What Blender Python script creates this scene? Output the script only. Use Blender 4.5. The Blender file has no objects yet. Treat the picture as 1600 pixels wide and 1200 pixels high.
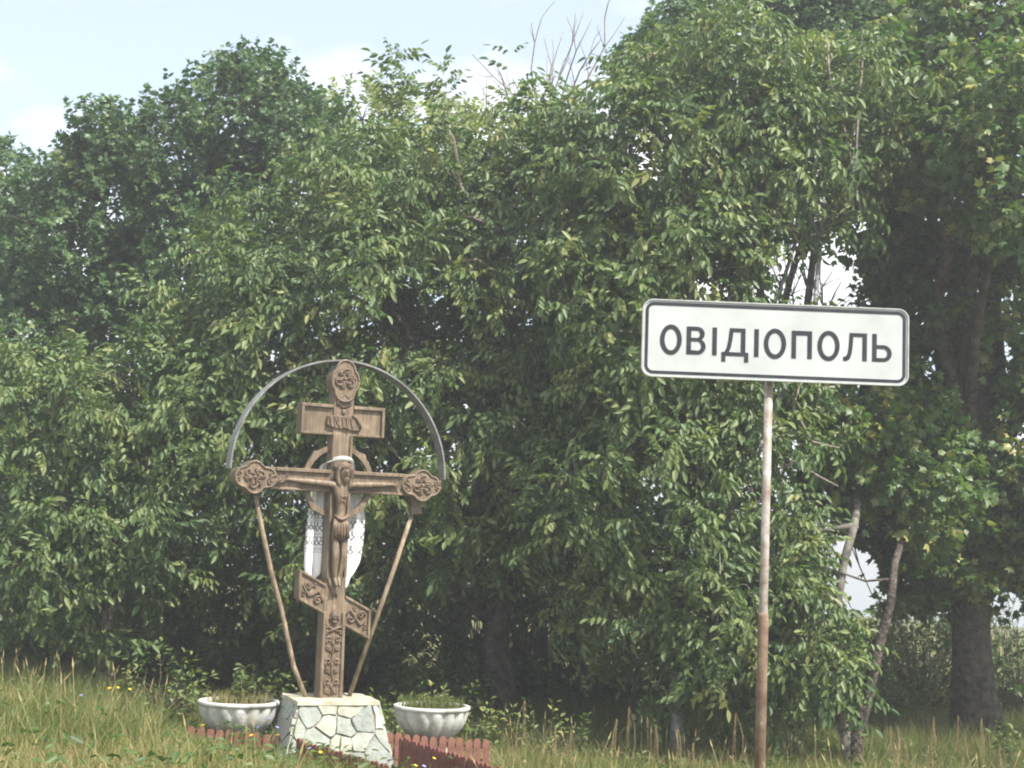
import bpy, bmesh, math, random
import numpy as np
from mathutils import Vector, Matrix

random.seed(7)
RNG = np.random.default_rng(11)
S = bpy.context.scene
COL = S.collection
R = math.radians

# ------------------------------------------------------------------ camera
F = 2400.0                                  # focal length in pixels of the 1600 px wide frame
CAM = np.array([0.0, 0.0, 1.7])
PITCH, ROLL = R(6.0), R(2.0)
cam_m = (Matrix.Rotation(math.pi / 2 + PITCH, 3, 'X') @ Matrix.Rotation(ROLL, 3, 'Z'))
cd = bpy.data.cameras.new('camera')
cd.sensor_width = 36.0
cd.lens = 36.0 * F / 1600.0
cd.clip_start = 0.1
cd.clip_end = 9000.0
cam = bpy.data.objects.new('camera', cd)
COL.objects.link(cam)
cam.matrix_world = Matrix.Translation(Vector(CAM)) @ cam_m.to_4x4()
S.camera = cam
CM = np.array(cam_m)

# ------------------------------------------------------------------ sun, sky, exposure
SUN = Vector((0.44, -0.40, 0.80)).normalized()
sl = bpy.data.lights.new('sun', 'SUN')
sl.energy = 4.6
sl.angle = R(0.53)
sl.color = (1.0, 0.95, 0.86)
so = bpy.data.objects.new('sun', sl)
COL.objects.link(so)
so.rotation_euler = SUN.to_track_quat('Z', 'Y').to_euler()
so.location = (20, -10, 40)

w = bpy.data.worlds.new('World')
S.world = w
w.use_nodes = True
nt = w.node_tree
nt.nodes.clear()
out = nt.nodes.new('ShaderNodeOutputWorld')
bg = nt.nodes.new('ShaderNodeBackground')
sky = nt.nodes.new('ShaderNodeTexSky')
sky.sky_type = 'NISHITA'
sky.sun_disc = False
sky.sun_elevation = math.asin(SUN.z)
sky.sun_rotation = math.atan2(SUN.x, SUN.y)
sky.air_density = 1.0
sky.dust_density = 1.2
sky.ozone_density = 1.0
tc = nt.nodes.new('ShaderNodeTexCoord')
mp = nt.nodes.new('ShaderNodeMapping')
mp.inputs['Scale'].default_value = (1.0, 1.0, 2.2)
mp.inputs['Location'].default_value = (0.35, 0.0, 0.1)
nz = nt.nodes.new('ShaderNodeTexNoise')
nz.inputs['Scale'].default_value = 3.2
nz.inputs['Detail'].default_value = 7.0
nz.inputs['Roughness'].default_value = 0.55
rp = nt.nodes.new('ShaderNodeValToRGB')
rp.color_ramp.elements[0].position = 0.43
rp.color_ramp.elements[0].color = (0.26, 0.26, 0.26, 1)
rp.color_ramp.elements[1].position = 0.62
mx = nt.nodes.new('ShaderNodeMix')
mx.data_type = 'RGBA'
mx.inputs['B'].default_value = (7.6, 7.7, 7.8, 1)
nt.links.new(tc.outputs['Generated'], mp.inputs['Vector'])
nt.links.new(mp.outputs['Vector'], nz.inputs['Vector'])
nt.links.new(nz.outputs['Fac'], rp.inputs['Fac'])
nt.links.new(rp.outputs['Color'], mx.inputs['Factor'])
nt.links.new(sky.outputs['Color'], mx.inputs['A'])
nt.links.new(mx.outputs['Result'], bg.inputs['Color'])
bg.inputs['Strength'].default_value = 0.108
nt.links.new(bg.outputs['Background'], out.inputs['Surface'])

S.view_settings.view_transform = 'Standard'
S.view_settings.look = 'None'
S.view_settings.gamma = 1.0
S.view_settings.use_curve_mapping = False
S.view_settings.exposure = 1.12
S.cycles.max_bounces = 7
S.cycles.diffuse_bounces = 3
S.cycles.glossy_bounces = 2
S.cycles.transmission_bounces = 3
S.cycles.volume_bounces = 0
S.cycles.caustics_reflective = False
S.cycles.caustics_refractive = False
S.cycles.use_denoising = True
S.cycles.filter_width = 2.0


# ------------------------------------------------------------------ helpers
def pix(x, y, D):
    """world point seen at pixel (x, y) of the 1600x1200 frame on the plane Y = D"""
    d = CM @ np.array([(x - 800) / F, (600 - y) / F, -1.0])
    return CAM + d * (D / d[1])


def proj(P):
    q = (P - CAM) @ CM
    z = -q[:, 2]
    return 800 + F * q[:, 0] / z, 600 - F * q[:, 1] / z


def ground_z(x, y):
    s = (np.asarray(x, float) - 1.5) * 0.8 + np.asarray(y, float) * 0.6
    z = np.interp(s, [-12, -9, -1, 1.5, 3.2, 4.6, 6.2, 8.2, 12, 17, 60, 120, 260, 400],
                  [-0.4, 0.0, 0.0, -0.03, -0.12, -0.28, -0.55, -0.88, -1.05, -1.2, -1.6, -4.0, -11.5, -12.5])
    x = np.asarray(x, float); y = np.asarray(y, float)
    k = np.clip((s - 1.5) / 2.5, 0, 1)
    return z + k * (0.045 * np.sin(x * 1.3 + y * 0.4) + 0.035 * np.sin(y * 1.9 - x * 0.7) + 0.02 * np.sin(3.1 * x + 2.3 * y))


def gpt(px, D):
    """ground point straight below image column px at depth D"""
    p = pix(px, 1100, D)
    return np.array([p[0], D, float(ground_z(p[0], D))])


def tag(o, label=None, cat=None, group=None, kind=None):
    if label: o['label'] = label
    if cat: o['category'] = cat
    if group: o['group'] = group
    if kind: o['kind'] = kind
    return o


def empty(name, loc, label, cat, group=None, rz=0.0):
    o = bpy.data.objects.new(name, None)
    o.empty_display_size = 0.2
    COL.objects.link(o)
    o.location = loc
    o.rotation_euler = (0, 0, rz)
    return tag(o, label, cat, group)


def link(name, me, mat=None, parent=None, smooth=False):
    if mat is not None and len(me.materials) == 0:
        me.materials.append(mat)
    if smooth:
        me.polygons.foreach_set('use_smooth', [True] * len(me.polygons))
    o = bpy.data.objects.new(name, me)
    COL.objects.link(o)
    if parent is not None:
        o.parent = parent
    return o


def copy_tree(o, parent=None):
    c = o.copy()
    COL.objects.link(c)
    if parent is not None:
        c.parent = parent
    for ch in list(o.children):
        copy_tree(ch, c)
    return c


class MB:
    def __init__(self):
        self.v = []
        self.f = []

    def add(self, vs, fs):
        b = len(self.v)
        self.v.extend([tuple(map(float, q)) for q in vs])
        self.f.extend([tuple(b + i for i in f) for f in fs])
        return self

    def box(self, c, s, rot=None):
        hx, hy, hz = s[0] / 2, s[1] / 2, s[2] / 2
        vs = [Vector((sx * hx, sy * hy, sz * hz)) for sz in (-1, 1) for sx, sy in ((-1, -1), (1, -1), (1, 1), (-1, 1))]
        if rot is not None:
            vs = [rot @ q for q in vs]
        vs = [q + Vector(c) for q in vs]
        return self.add(vs, [(3, 2, 1, 0), (4, 5, 6, 7), (0, 1, 5, 4), (1, 2, 6, 5), (2, 3, 7, 6), (3, 0, 4, 7)])

    def prism(self, poly, y0, y1):
        """polygon (x, z), counter-clockwise seen from -Y, extruded from y0 (front) to y1 (back)"""
        n = len(poly)
        vs = [(x, y0, z) for x, z in poly] + [(x, y1, z) for x, z in poly]
        fs = [tuple(range(n)), tuple(range(2 * n - 1, n - 1, -1))]
        fs += [(i, n + i, n + (i + 1) % n, (i + 1) % n) for i in range(n)]
        return self.add(vs, fs)

    def tube(self, pts, rad, n=6, flat=None):
        pts = [Vector(p) for p in pts]
        if not hasattr(rad, '__len__'):
            rad = [rad] * len(pts)
        vs, fs = [], []
        up = None
        for i, p in enumerate(pts):
            t = (pts[min(i + 1, len(pts) - 1)] - pts[max(i - 1, 0)])
            t = t.normalized() if t.length > 1e-9 else Vector((0, 0, 1))
            if up is None:
                up = Vector((0, 1, 0)) if abs(t.y) < 0.8 else Vector((1, 0, 0))
            a = (up - t * up.dot(t))
            a = a.normalized() if a.length > 1e-6 else t.orthogonal().normalized()
            up = a
            b = t.cross(a)
            for k in range(n):
                an = 2 * math.pi * k / n
                q = a * math.cos(an) * rad[i] * (flat or 1.0) + b * math.sin(an) * rad[i]
                vs.append(p + q)
        for i in range(len(pts) - 1):
            for k in range(n):
                k2 = (k + 1) % n
                fs.append((i * n + k, i * n + k2, (i + 1) * n + k2, (i + 1) * n + k))
        fs.append(tuple(range(n - 1, -1, -1)))
        m = (len(pts) - 1) * n
        fs.append(tuple(m + k for k in range(n)))
        return self.add(vs, fs)

    def ball(self, c, r, nu=10, nv=7):
        c = Vector(c)
        vs, fs = [], []
        for j in range(1, nv):
            th = math.pi * j / nv
            for i in range(nu):
                ph = 2 * math.pi * i / nu
                vs.append(c + Vector((r[0] * math.sin(th) * math.cos(ph), r[1] * math.sin(th) * math.sin(ph), r[2] * math.cos(th))))
        top = len(vs); vs.append(c + Vector((0, 0, r[2])))
        bot = len(vs); vs.append(c - Vector((0, 0, r[2])))
        for j in range(nv - 2):
            for i in range(nu):
                i2 = (i + 1) % nu
                fs.append((j * nu + i, (j + 1) * nu + i, (j + 1) * nu + i2, j * nu + i2))
        for i in range(nu):
            i2 = (i + 1) % nu
            fs.append((top, i, i2))
            fs.append((bot, (nv - 2) * nu + i2, (nv - 2) * nu + i))
        return self.add(vs, fs)

    def mesh(self, name):
        me = bpy.data.meshes.new(name)
        me.from_pydata(self.v, [], self.f)
        me.update()
        return me

    def build(self, name, mat, parent=None, smooth=False, bevel=0.0):
        me = self.mesh(name)
        if bevel:
            bm = bmesh.new()
            bm.from_mesh(me)
            ed = [e for e in bm.edges if len(e.link_faces) == 2 and e.calc_face_angle(0) > 0.5]
            bmesh.ops.bevel(bm, geom=ed, offset=bevel, segments=1, affect='EDGES', clamp_overlap=True)
            bm.to_mesh(me)
            bm.free()
        return link(name, me, mat, parent, smooth)


def mesh_np(name, V, faces_by_size, attrs=None):
    """V (n,3); faces_by_size: list of int arrays (m,k)"""
    me = bpy.data.meshes.new(name)
    me.vertices.add(len(V))
    me.vertices.foreach_set('co', np.ascontiguousarray(V, np.float32).ravel())
    loops = np.concatenate([f.ravel() for f in faces_by_size]).astype(np.int32)
    sizes = np.concatenate([np.full(len(f), f.shape[1]) for f in faces_by_size])
    starts = np.concatenate([[0], np.cumsum(sizes)[:-1]]).astype(np.int32)
    me.loops.add(len(loops))
    me.loops.foreach_set('vertex_index', loops)
    me.polygons.add(len(sizes))
    me.polygons.foreach_set('loop_start', starts)
    me.update(calc_edges=True)
    if attrs is not None:
        a = me.attributes.new('tint', 'FLOAT', 'POINT')
        a.data.foreach_set('value', np.ascontiguousarray(attrs, np.float32))
    return me


def nrm(a):
    return a / np.maximum(np.linalg.norm(a, axis=-1, keepdims=True), 1e-9)


# ------------------------------------------------------------------ materials
def new_mat(name):
    m = bpy.data.materials.new(name)
    m.use_nodes = True
    nt = m.node_tree
    b = nt.nodes['Principled BSDF']
    return m, nt, b


def noise_mat(name, c1, c2, scale=8.0, rough=0.8, bump=0.0, bscale=None, c3=None, detail=6.0, spec=0.3, lo=0.35, hi=0.65, bdist=0.01):
    m, nt, b = new_mat(name)
    tc = nt.nodes.new('ShaderNodeTexCoord')
    n = nt.nodes.new('ShaderNodeTexNoise')
    n.inputs['Scale'].default_value = scale
    n.inputs['Detail'].default_value = detail
    n.inputs['Roughness'].default_value = 0.62
    r = nt.nodes.new('ShaderNodeValToRGB')
    e = r.color_ramp.elements
    e[0].position, e[0].color = lo, (*c1, 1)
    e[1].position, e[1].color = hi, (*c2, 1)
    if c3:
        x = e.new((lo + hi) / 2 + 0.12)
        x.color = (*c3, 1)
    nt.links.new(tc.outputs['Object'], n.inputs['Vector'])
    nt.links.new(n.outputs['Fac'], r.inputs['Fac'])
    nt.links.new(r.outputs['Color'], b.inputs['Base Color'])
    b.inputs['Roughness'].default_value = rough
    b.inputs['Specular IOR Level'].default_value = spec
    if bump:
        n2 = nt.nodes.new('ShaderNodeTexNoise')
        n2.inputs['Scale'].default_value = bscale or scale * 5
        n2.inputs['Detail'].default_value = 8.0
        nt.links.new(tc.outputs['Object'], n2.inputs['Vector'])
        bp = nt.nodes.new('ShaderNodeBump')
        bp.inputs['Strength'].default_value = bump
        bp.inputs['Distance'].default_value = bdist
        nt.links.new(n2.outputs['Fac'], bp.inputs['Height'])
        nt.links.new(bp.outputs['Normal'], b.inputs['Normal'])
    return m


def leaf_mat(name, stops, rough=0.42, trans=0.32, spec=0.5, tcol=(1.1, 1.4, 0.6)):
    """colour from the per-leaf 'tint' attribute; thin leaf = principled + translucent"""
    m, nt, b = new_mat(name)
    at = nt.nodes.new('ShaderNodeAttribute')
    at.attribute_name = 'tint'
    r = nt.nodes.new('ShaderNodeValToRGB')
    e = r.color_ramp.elements
    e[0].position, e[0].color = stops[0][0], (*stops[0][1], 1)
    e[1].position, e[1].color = stops[-1][0], (*stops[-1][1], 1)
    for p, c in stops[1:-1]:
        x = e.new(p)
        x.color = (*c, 1)
    nt.links.new(at.outputs['Fac'], r.inputs['Fac'])
    nt.links.new(r.outputs['Color'], b.inputs['Base Color'])
    b.inputs['Roughness'].default_value = rough
    b.inputs['Specular IOR Level'].default_value = spec
    tr = nt.nodes.new('ShaderNodeBsdfTranslucent')
    mu = nt.nodes.new('ShaderNodeMix')
    mu.data_type = 'RGBA'
    mu.blend_type = 'MULTIPLY'
    mu.inputs['Factor'].default_value = 1.0
    mu.inputs['B'].default_value = (*tcol, 1)
    nt.links.new(r.outputs['Color'], mu.inputs['A'])
    nt.links.new(mu.outputs['Result'], tr.inputs['Color'])
    ms = nt.nodes.new('ShaderNodeMixShader')
    ms.inputs['Fac'].default_value = trans
    nt.links.new(b.outputs['BSDF'], ms.inputs[1])
    nt.links.new(tr.outputs['BSDF'], ms.inputs[2])
    nt.links.new(ms.outputs['Shader'], nt.nodes['Material Output'].inputs['Surface'])
    return m


def wood_streaks(m):
    """weathering: long grain streaks and flaked dark specks multiplied into the paint colour, with grain relief"""
    nt = m.node_tree
    b = nt.nodes['Principled BSDF']
    src = b.inputs['Base Color'].links[0].from_socket
    tc = nt.nodes.new('ShaderNodeTexCoord')
    mp = nt.nodes.new('ShaderNodeMapping')
    mp.inputs['Scale'].default_value = (34, 34, 2.2)
    n = nt.nodes.new('ShaderNodeTexNoise')
    n.inputs['Scale'].default_value = 1.0
    n.inputs['Detail'].default_value = 6
    r = nt.nodes.new('ShaderNodeValToRGB')
    e = r.color_ramp.elements
    e[0].position, e[0].color = 0.30, (0.55, 0.52, 0.50, 1)
    e[1].position, e[1].color = 0.62, (1.08, 1.08, 1.08, 1)
    mu = nt.nodes.new('ShaderNodeMix')
    mu.data_type = 'RGBA'
    mu.blend_type = 'MULTIPLY'
    mu.inputs['Factor'].default_value = 1
    bp = nt.nodes.new('ShaderNodeBump')
    bp.inputs['Strength'].default_value = 0.5
    bp.inputs['Distance'].default_value = 0.008
    nt.links.new(tc.outputs['Object'], mp.inputs['Vector'])
    nt.links.new(mp.outputs['Vector'], n.inputs['Vector'])
    nt.links.new(n.outputs['Fac'], r.inputs['Fac'])
    nt.links.new(src, mu.inputs['A'])
    nt.links.new(r.outputs['Color'], mu.inputs['B'])
    nt.links.new(mu.outputs['Result'], b.inputs['Base Color'])
    nt.links.new(n.outputs['Fac'], bp.inputs['Height'])
    nt.links.new(bp.outputs['Normal'], b.inputs['Normal'])


M = {}
M['walnut'] = leaf_mat('walnut_leaf', [(0.0, (0.058, 0.106, 0.036)), (0.45, (0.106, 0.158, 0.052)), (0.85, (0.180, 0.212, 0.072)), (1.0, (0.25, 0.25, 0.085))], rough=0.47, trans=0.32, spec=0.42)
M['maple'] = leaf_mat('maple_leaf', [(0.0, (0.042, 0.094, 0.036)), (0.5, (0.070, 0.130, 0.047)), (0.9, (0.108, 0.165, 0.058)), (1.0, (0.19, 0.21, 0.075))], rough=0.45, trans=0.28)
M['maple_yellow'] = leaf_mat('yellowing_maple_leaf', [(0.0, (0.055, 0.105, 0.028)), (0.5, (0.080, 0.145, 0.040)), (0.85, (0.135, 0.180, 0.052)), (1.0, (0.28, 0.27, 0.075))], rough=0.45, trans=0.34)
M['pale'] = leaf_mat('pale_blossom_leaf', [(0.0, (0.12, 0.16, 0.05)), (0.5, (0.26, 0.28, 0.10)), (1.0, (0.62, 0.60, 0.28))], rough=0.6, trans=0.35, spec=0.2)
M['shrub'] = leaf_mat('shrub_leaf', [(0.0, (0.040, 0.080, 0.020)), (0.5, (0.065, 0.115, 0.028)), (1.0, (0.12, 0.16, 0.045))], rough=0.5, trans=0.35)
M['grass'] = leaf_mat('grass_blade', [(0.0, (0.075, 0.120, 0.030)), (0.45, (0.13, 0.165, 0.045)), (0.72, (0.26, 0.24, 0.10)), (1.0, (0.44, 0.37, 0.19))], rough=0.6, trans=0.4, spec=0.2, tcol=(1.1, 1.1, 0.7))
M['straw'] = leaf_mat('dry_straw', [(0.0, (0.24, 0.19, 0.085)), (1.0, (0.46, 0.38, 0.20))], rough=0.8, trans=0.3, spec=0.1, tcol=(1, 1, 0.8))
M['bark'] = noise_mat('grey_brown_bark', (0.055, 0.045, 0.035), (0.17, 0.145, 0.11), 9, 0.9, 0.8, 24, bdist=0.03)
M['bark_dark'] = noise_mat('dark_bark', (0.025, 0.021, 0.017), (0.12, 0.10, 0.082), 7, 0.95, 1.0, 14, bdist=0.09)
M['bark_pale'] = noise_mat('pale_flaking_bark', (0.05, 0.043, 0.036), (0.22, 0.205, 0.18), 6, 0.85, 0.5, 30, bdist=0.02)
M['limewash'] = noise_mat('worn_limewash', (0.11, 0.11, 0.105), (0.42, 0.43, 0.43), 7, 0.9, 0.5, 30, bdist=0.02)
M['twig'] = noise_mat('dead_twig', (0.12, 0.10, 0.085), (0.30, 0.26, 0.22), 20, 0.9)
M['wood'] = noise_mat('tan_painted_wood', (0.138, 0.102, 0.069), (0.28, 0.216, 0.152), 5, 0.5, 0.3, 60, c3=(0.215, 0.163, 0.112), bdist=0.005)
wood_streaks(M['wood'])
M['carved'] = noise_mat('brown_carved_wood', (0.070, 0.048, 0.033), (0.19, 0.135, 0.092), 12, 0.55, 0.3, 60, bdist=0.005)
M['figure'] = noise_mat('carved_figure_wood', (0.148, 0.109, 0.074), (0.255, 0.195, 0.138), 9, 0.5, 0.15, 60, bdist=0.004)
wood_streaks(M['figure'])
M['steel'] = noise_mat('grey_steel_band', (0.10, 0.095, 0.09), (0.23, 0.235, 0.24), 6, 0.38, 0.1, 40, spec=0.6)
M['rod'] = noise_mat('tan_painted_rod', (0.18, 0.135, 0.09), (0.33, 0.26, 0.18), 9, 0.6)
wood_streaks(M['rod'])
M['concrete'] = noise_mat('weathered_white_concrete', (0.20, 0.19, 0.165), (0.58, 0.58, 0.56), 4, 0.9, 0.5, 45, c3=(0.50, 0.50, 0.47), bdist=0.008, lo=0.25, hi=0.6)
M['mortar'] = noise_mat('dark_mortar', (0.19, 0.17, 0.13), (0.36, 0.33, 0.27), 14, 0.95, 0.5, 50)
M['cap'] = noise_mat('lime_cap', (0.30, 0.28, 0.20), (0.48, 0.46, 0.37), 8, 0.9, 0.5, 40)
M['soil'] = noise_mat('soil', (0.05, 0.038, 0.025), (0.13, 0.10, 0.06), 20, 0.95, 0.6, 60)
M['red'] = noise_mat('sunlit_red_paint', (0.14, 0.060, 0.043), (0.27, 0.125, 0.09), 8, 0.75, 0.25, 40)  # sunlit tone of the one red paint all the fences share
M['red_shaded'] = noise_mat('shaded_red_paint', (0.11, 0.035, 0.028), (0.20, 0.07, 0.055), 8, 0.75, 0.25, 40)  # same red paint, with the shade on the side fences put into its colour
M['white'] = noise_mat('white_sign_sheet', (0.37, 0.395, 0.395), (0.46, 0.485, 0.48), 3.5, 0.42, spec=0.5, lo=0.3, hi=0.7)
M['rimgrey'] = noise_mat('sign_lip', (0.34, 0.35, 0.34), (0.46, 0.47, 0.46), 14, 0.5)
M['black'] = noise_mat('black_sign_paint', (0.018, 0.018, 0.024), (0.035, 0.035, 0.045), 12, 0.5)
M['post_grey'] = noise_mat('grey_paint_with_rust', (0.14, 0.085, 0.055), (0.40, 0.385, 0.365), 9, 0.55, 0.2, 50, c3=(0.32, 0.295, 0.265), lo=0.31, hi=0.62)
M['post_rust'] = noise_mat('rust', (0.12, 0.075, 0.048), (0.33, 0.27, 0.21), 9, 0.85, 0.4, 60, c3=(0.22, 0.158, 0.112))
M['asphalt'] = noise_mat('asphalt', (0.035, 0.035, 0.036), (0.065, 0.063, 0.06), 30, 0.9, 0.4, 200)
M['paint'] = noise_mat('road_paint', (0.55, 0.55, 0.53), (0.75, 0.75, 0.73), 8, 0.7)
M['yellow'] = noise_mat('yellow_petal', (0.60, 0.40, 0.02), (0.75, 0.55, 0.05), 10, 0.6)
M['blue'] = noise_mat('blue_petal', (0.22, 0.26, 0.60), (0.35, 0.40, 0.72), 10, 0.6)
M['stem'] = noise_mat('green_stem', (0.07, 0.11, 0.03), (0.13, 0.17, 0.05), 20, 0.8)
M['stalk'] = noise_mat('brown_seed_stalk', (0.14, 0.095, 0.05), (0.30, 0.22, 0.12), 20, 0.9)

STONES = []
for i, (a, b) in enumerate([((0.258, 0.272, 0.233), (0.361, 0.377, 0.331)), ((0.230, 0.249, 0.221), (0.330, 0.349, 0.308)), ((0.284, 0.290, 0.238), (0.375, 0.383, 0.325)), ((0.211, 0.233, 0.215), (0.301, 0.325, 0.295)), ((0.229, 0.239, 0.194), (0.402, 0.410, 0.331)), ((0.296, 0.319, 0.285), (0.441, 0.467, 0.422))]):
    STONES.append(noise_mat('pale_flagstone', a, b, 6.5, 0.85, 0.8, 22, bdist=0.02))

# ground sheet: soil, thatch and low green mixed
m, nt, b = new_mat('ground_soil')
tcn = nt.nodes.new('ShaderNodeTexCoord')
n1 = nt.nodes.new('ShaderNodeTexNoise'); n1.inputs['Scale'].default_value = 0.7; n1.inputs['Detail'].default_value = 8
n2 = nt.nodes.new('ShaderNodeTexNoise'); n2.inputs['Scale'].default_value = 14; n2.inputs['Detail'].default_value = 8
r1 = nt.nodes.new('ShaderNodeValToRGB')
e = r1.color_ramp.elements
e[0].position, e[0].color = 0.35, (0.075, 0.10, 0.032, 1)
e[1].position, e[1].color = 0.65, (0.19, 0.165, 0.08, 1)
r2 = nt.nodes.new('ShaderNodeValToRGB')
e = r2.color_ramp.elements
e[0].position, e[0].color = 0.3, (0.45, 0.42, 0.38, 1)
e[1].position, e[1].color = 0.7, (1.2, 1.2, 1.2, 1)
mu = nt.nodes.new('ShaderNodeMix'); mu.data_type = 'RGBA'; mu.blend_type = 'MULTIPLY'; mu.inputs['Factor'].default_value = 1
for n in (n1, n2):
    nt.links.new(tcn.outputs['Object'], n.inputs['Vector'])
nt.links.new(n1.outputs['Fac'], r1.inputs['Fac'])
nt.links.new(n2.outputs['Fac'], r2.inputs['Fac'])
nt.links.new(r1.outputs['Color'], mu.inputs['A'])
nt.links.new(r2.outputs['Color'], mu.inputs['B'])
nt.links.new(mu.outputs['Result'], b.inputs['Base Color'])
b.inputs['Roughness'].default_value = 0.95
b.inputs['Specular IOR Level'].default_value = 0.1
M['ground'] = m

m, nt, b = new_mat('estuary_water')
b.inputs['Base Color'].default_value = (0.10, 0.14, 0.15, 1)
b.inputs['Roughness'].default_value = 0.18
b.inputs['Specular IOR Level'].default_value = 0.6
M['water'] = m

# embroidered towel: white linen with bands of dark cross-stitch, driven by the cloth's own UV
m, nt, b = new_mat('embroidered_linen')
uv = nt.nodes.new('ShaderNodeUVMap'); uv.uv_map = 'UVMap'
sep = nt.nodes.new('ShaderNodeSeparateXYZ')
nt.links.new(uv.outputs['UV'], sep.inputs['Vector'])


def mth(op, a, bb=None, nt=nt):
    n = nt.nodes.new('ShaderNodeMath')
    n.operation = op
    for i, q in enumerate((a, bb)):
        if q is None: continue
        if hasattr(q, 'is_linked'):
            nt.links.new(q, n.inputs[i])
        else:
            n.inputs[i].default_value = q
    return n.outputs[0]


U, V_ = sep.outputs['X'], sep.outputs['Y']          # U in metres across, V in metres from the hem up
du = mth('PINGPONG', U, 0.030)
dv = mth('PINGPONG', V_, 0.045)
dia = mth('ADD', mth('MULTIPLY', du, 1.5), dv)
stitch = mth('LESS_THAN', mth('ABSOLUTE', mth('SUBTRACT', dia, 0.040)), 0.014)
dots = mth('MULTIPLY', mth('LESS_THAN', mth('PINGPONG', mth('ADD', U, 0.004), 0.012), 0.0065), mth('LESS_THAN', mth('PINGPONG', V_, 0.012), 0.007))
fine = mth('LESS_THAN', mth('PINGPONG', U, 0.008), 0.0045)


def band(a, c):
    return mth('MULTIPLY', mth('GREATER_THAN', V_, a), mth('LESS_THAN', V_, c))


f1 = mth('MULTIPLY', stitch, mth('MAXIMUM', band(0.42, 0.53), mth('MAXIMUM', band(0.585, 0.70), band(0.74, 0.83))))
f2 = mth('MULTIPLY', dots, mth('MAXIMUM', band(0.54, 0.575), mth('MAXIMUM', band(0.705, 0.735), band(0.36, 0.395))))
f3 = mth('MULTIPLY', fine, mth('MAXIMUM', band(0.335, 0.345), band(0.845, 0.86)))
fac = mth('MULTIPLY', mth('MAXIMUM', f1, mth('MAXIMUM', f2, f3)), 0.82)
mxn = nt.nodes.new('ShaderNodeMix'); mxn.data_type = 'RGBA'
mxn.inputs['A'].default_value = (0.78, 0.78, 0.77, 1)
mxn.inputs['B'].default_value = (0.045, 0.05, 0.075, 1)
nt.links.new(fac, mxn.inputs['Factor'])
nt.links.new(mxn.outputs['Result'], b.inputs['Base Color'])
b.inputs['Roughness'].default_value = 0.9
M['towel'] = m

# ------------------------------------------------------------------ ground, water, road
ys = np.concatenate([np.arange(-30, 0, 2.0), np.arange(0, 40, 0.4), np.geomspace(40, 5000, 46)])
xh = np.concatenate([np.arange(0, 22, 0.5), np.geomspace(22, 5000, 34)])
xs = np.concatenate([-xh[::-1][:-1], xh])
X, Y = np.meshgrid(xs, ys)
Zg = ground_z(X, Y)
Vg = np.stack([X, Y, Zg], -1).reshape(-1, 3)
nx, ny = len(xs), len(ys)
ii = (np.arange(ny - 1)[:, None] * nx + np.arange(nx - 1)[None, :]).ravel()
Fg = np.stack([ii, ii + 1, ii + nx + 1, ii + nx], 1)
g = link('ground', mesh_np('ground', Vg, [Fg]), M['ground'], smooth=True)
tag(g, kind='structure')

mb = MB()
mb.add([(-5000, 190, -10.4), (5000, 190, -10.4), (5000, 5000, -10.4), (-5000, 5000, -10.4)], [(0, 1, 2, 3)])
tag(mb.build('water', M['water']), kind='structure')

# the road the camera stands on: runs forward and to the left, outside the frame
rd = np.array([-0.6, 0.8]); rn = np.array([0.8, 0.6])


def rpt(t, s, dz):
    q = np.array([1.5, 0.0]) + rd * t + rn * s
    return (q[0], q[1], float(ground_z(q[0], q[1])) + dz)


mb = MB()
mb.add([rpt(-40, -8.2, .02), rpt(-40, -1.0, .02), rpt(160, -1.0, .02), rpt(160, -8.2, .02)], [(0, 1, 2, 3)])
tag(mb.build('road', M['asphalt']), kind='structure')
mb = MB()
for s in (-8.0, -1.3):
    mb.add([rpt(-40, s, .026), rpt(-40, s + .12, .026), rpt(160, s + .12, .026), rpt(160, s, .026)], [(0, 1, 2, 3)])
for k in range(25):
    mb.add([rpt(-40 + 8 * k, -4.7, .026), rpt(-40 + 8 * k, -4.58, .026), rpt(-36 + 8 * k, -4.58, .026), rpt(-36 + 8 * k, -4.7, .026)], [(0, 1, 2, 3)])
tag(mb.build('road_marking', M['paint']), kind='structure')


# ------------------------------------------------------------------ foliage machinery
def leaflet(L, W, droop=0.15, fold=0.25):
    """6 verts, two quads folded along the midrib; base at 0, along +y, +z up"""
    v = np.array([[0, 0, 0], [W * .85, L * .32, W * fold], [W * .72, L * .68, W * fold - L * droop * .45], [0, L, -L * droop],
                  [-W * .72, L * .68, W * fold - L * droop * .45], [-W * .85, L * .32, W * fold]])
    return v, np.array([[0, 1, 2, 3], [0, 3, 4, 5]])


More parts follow.
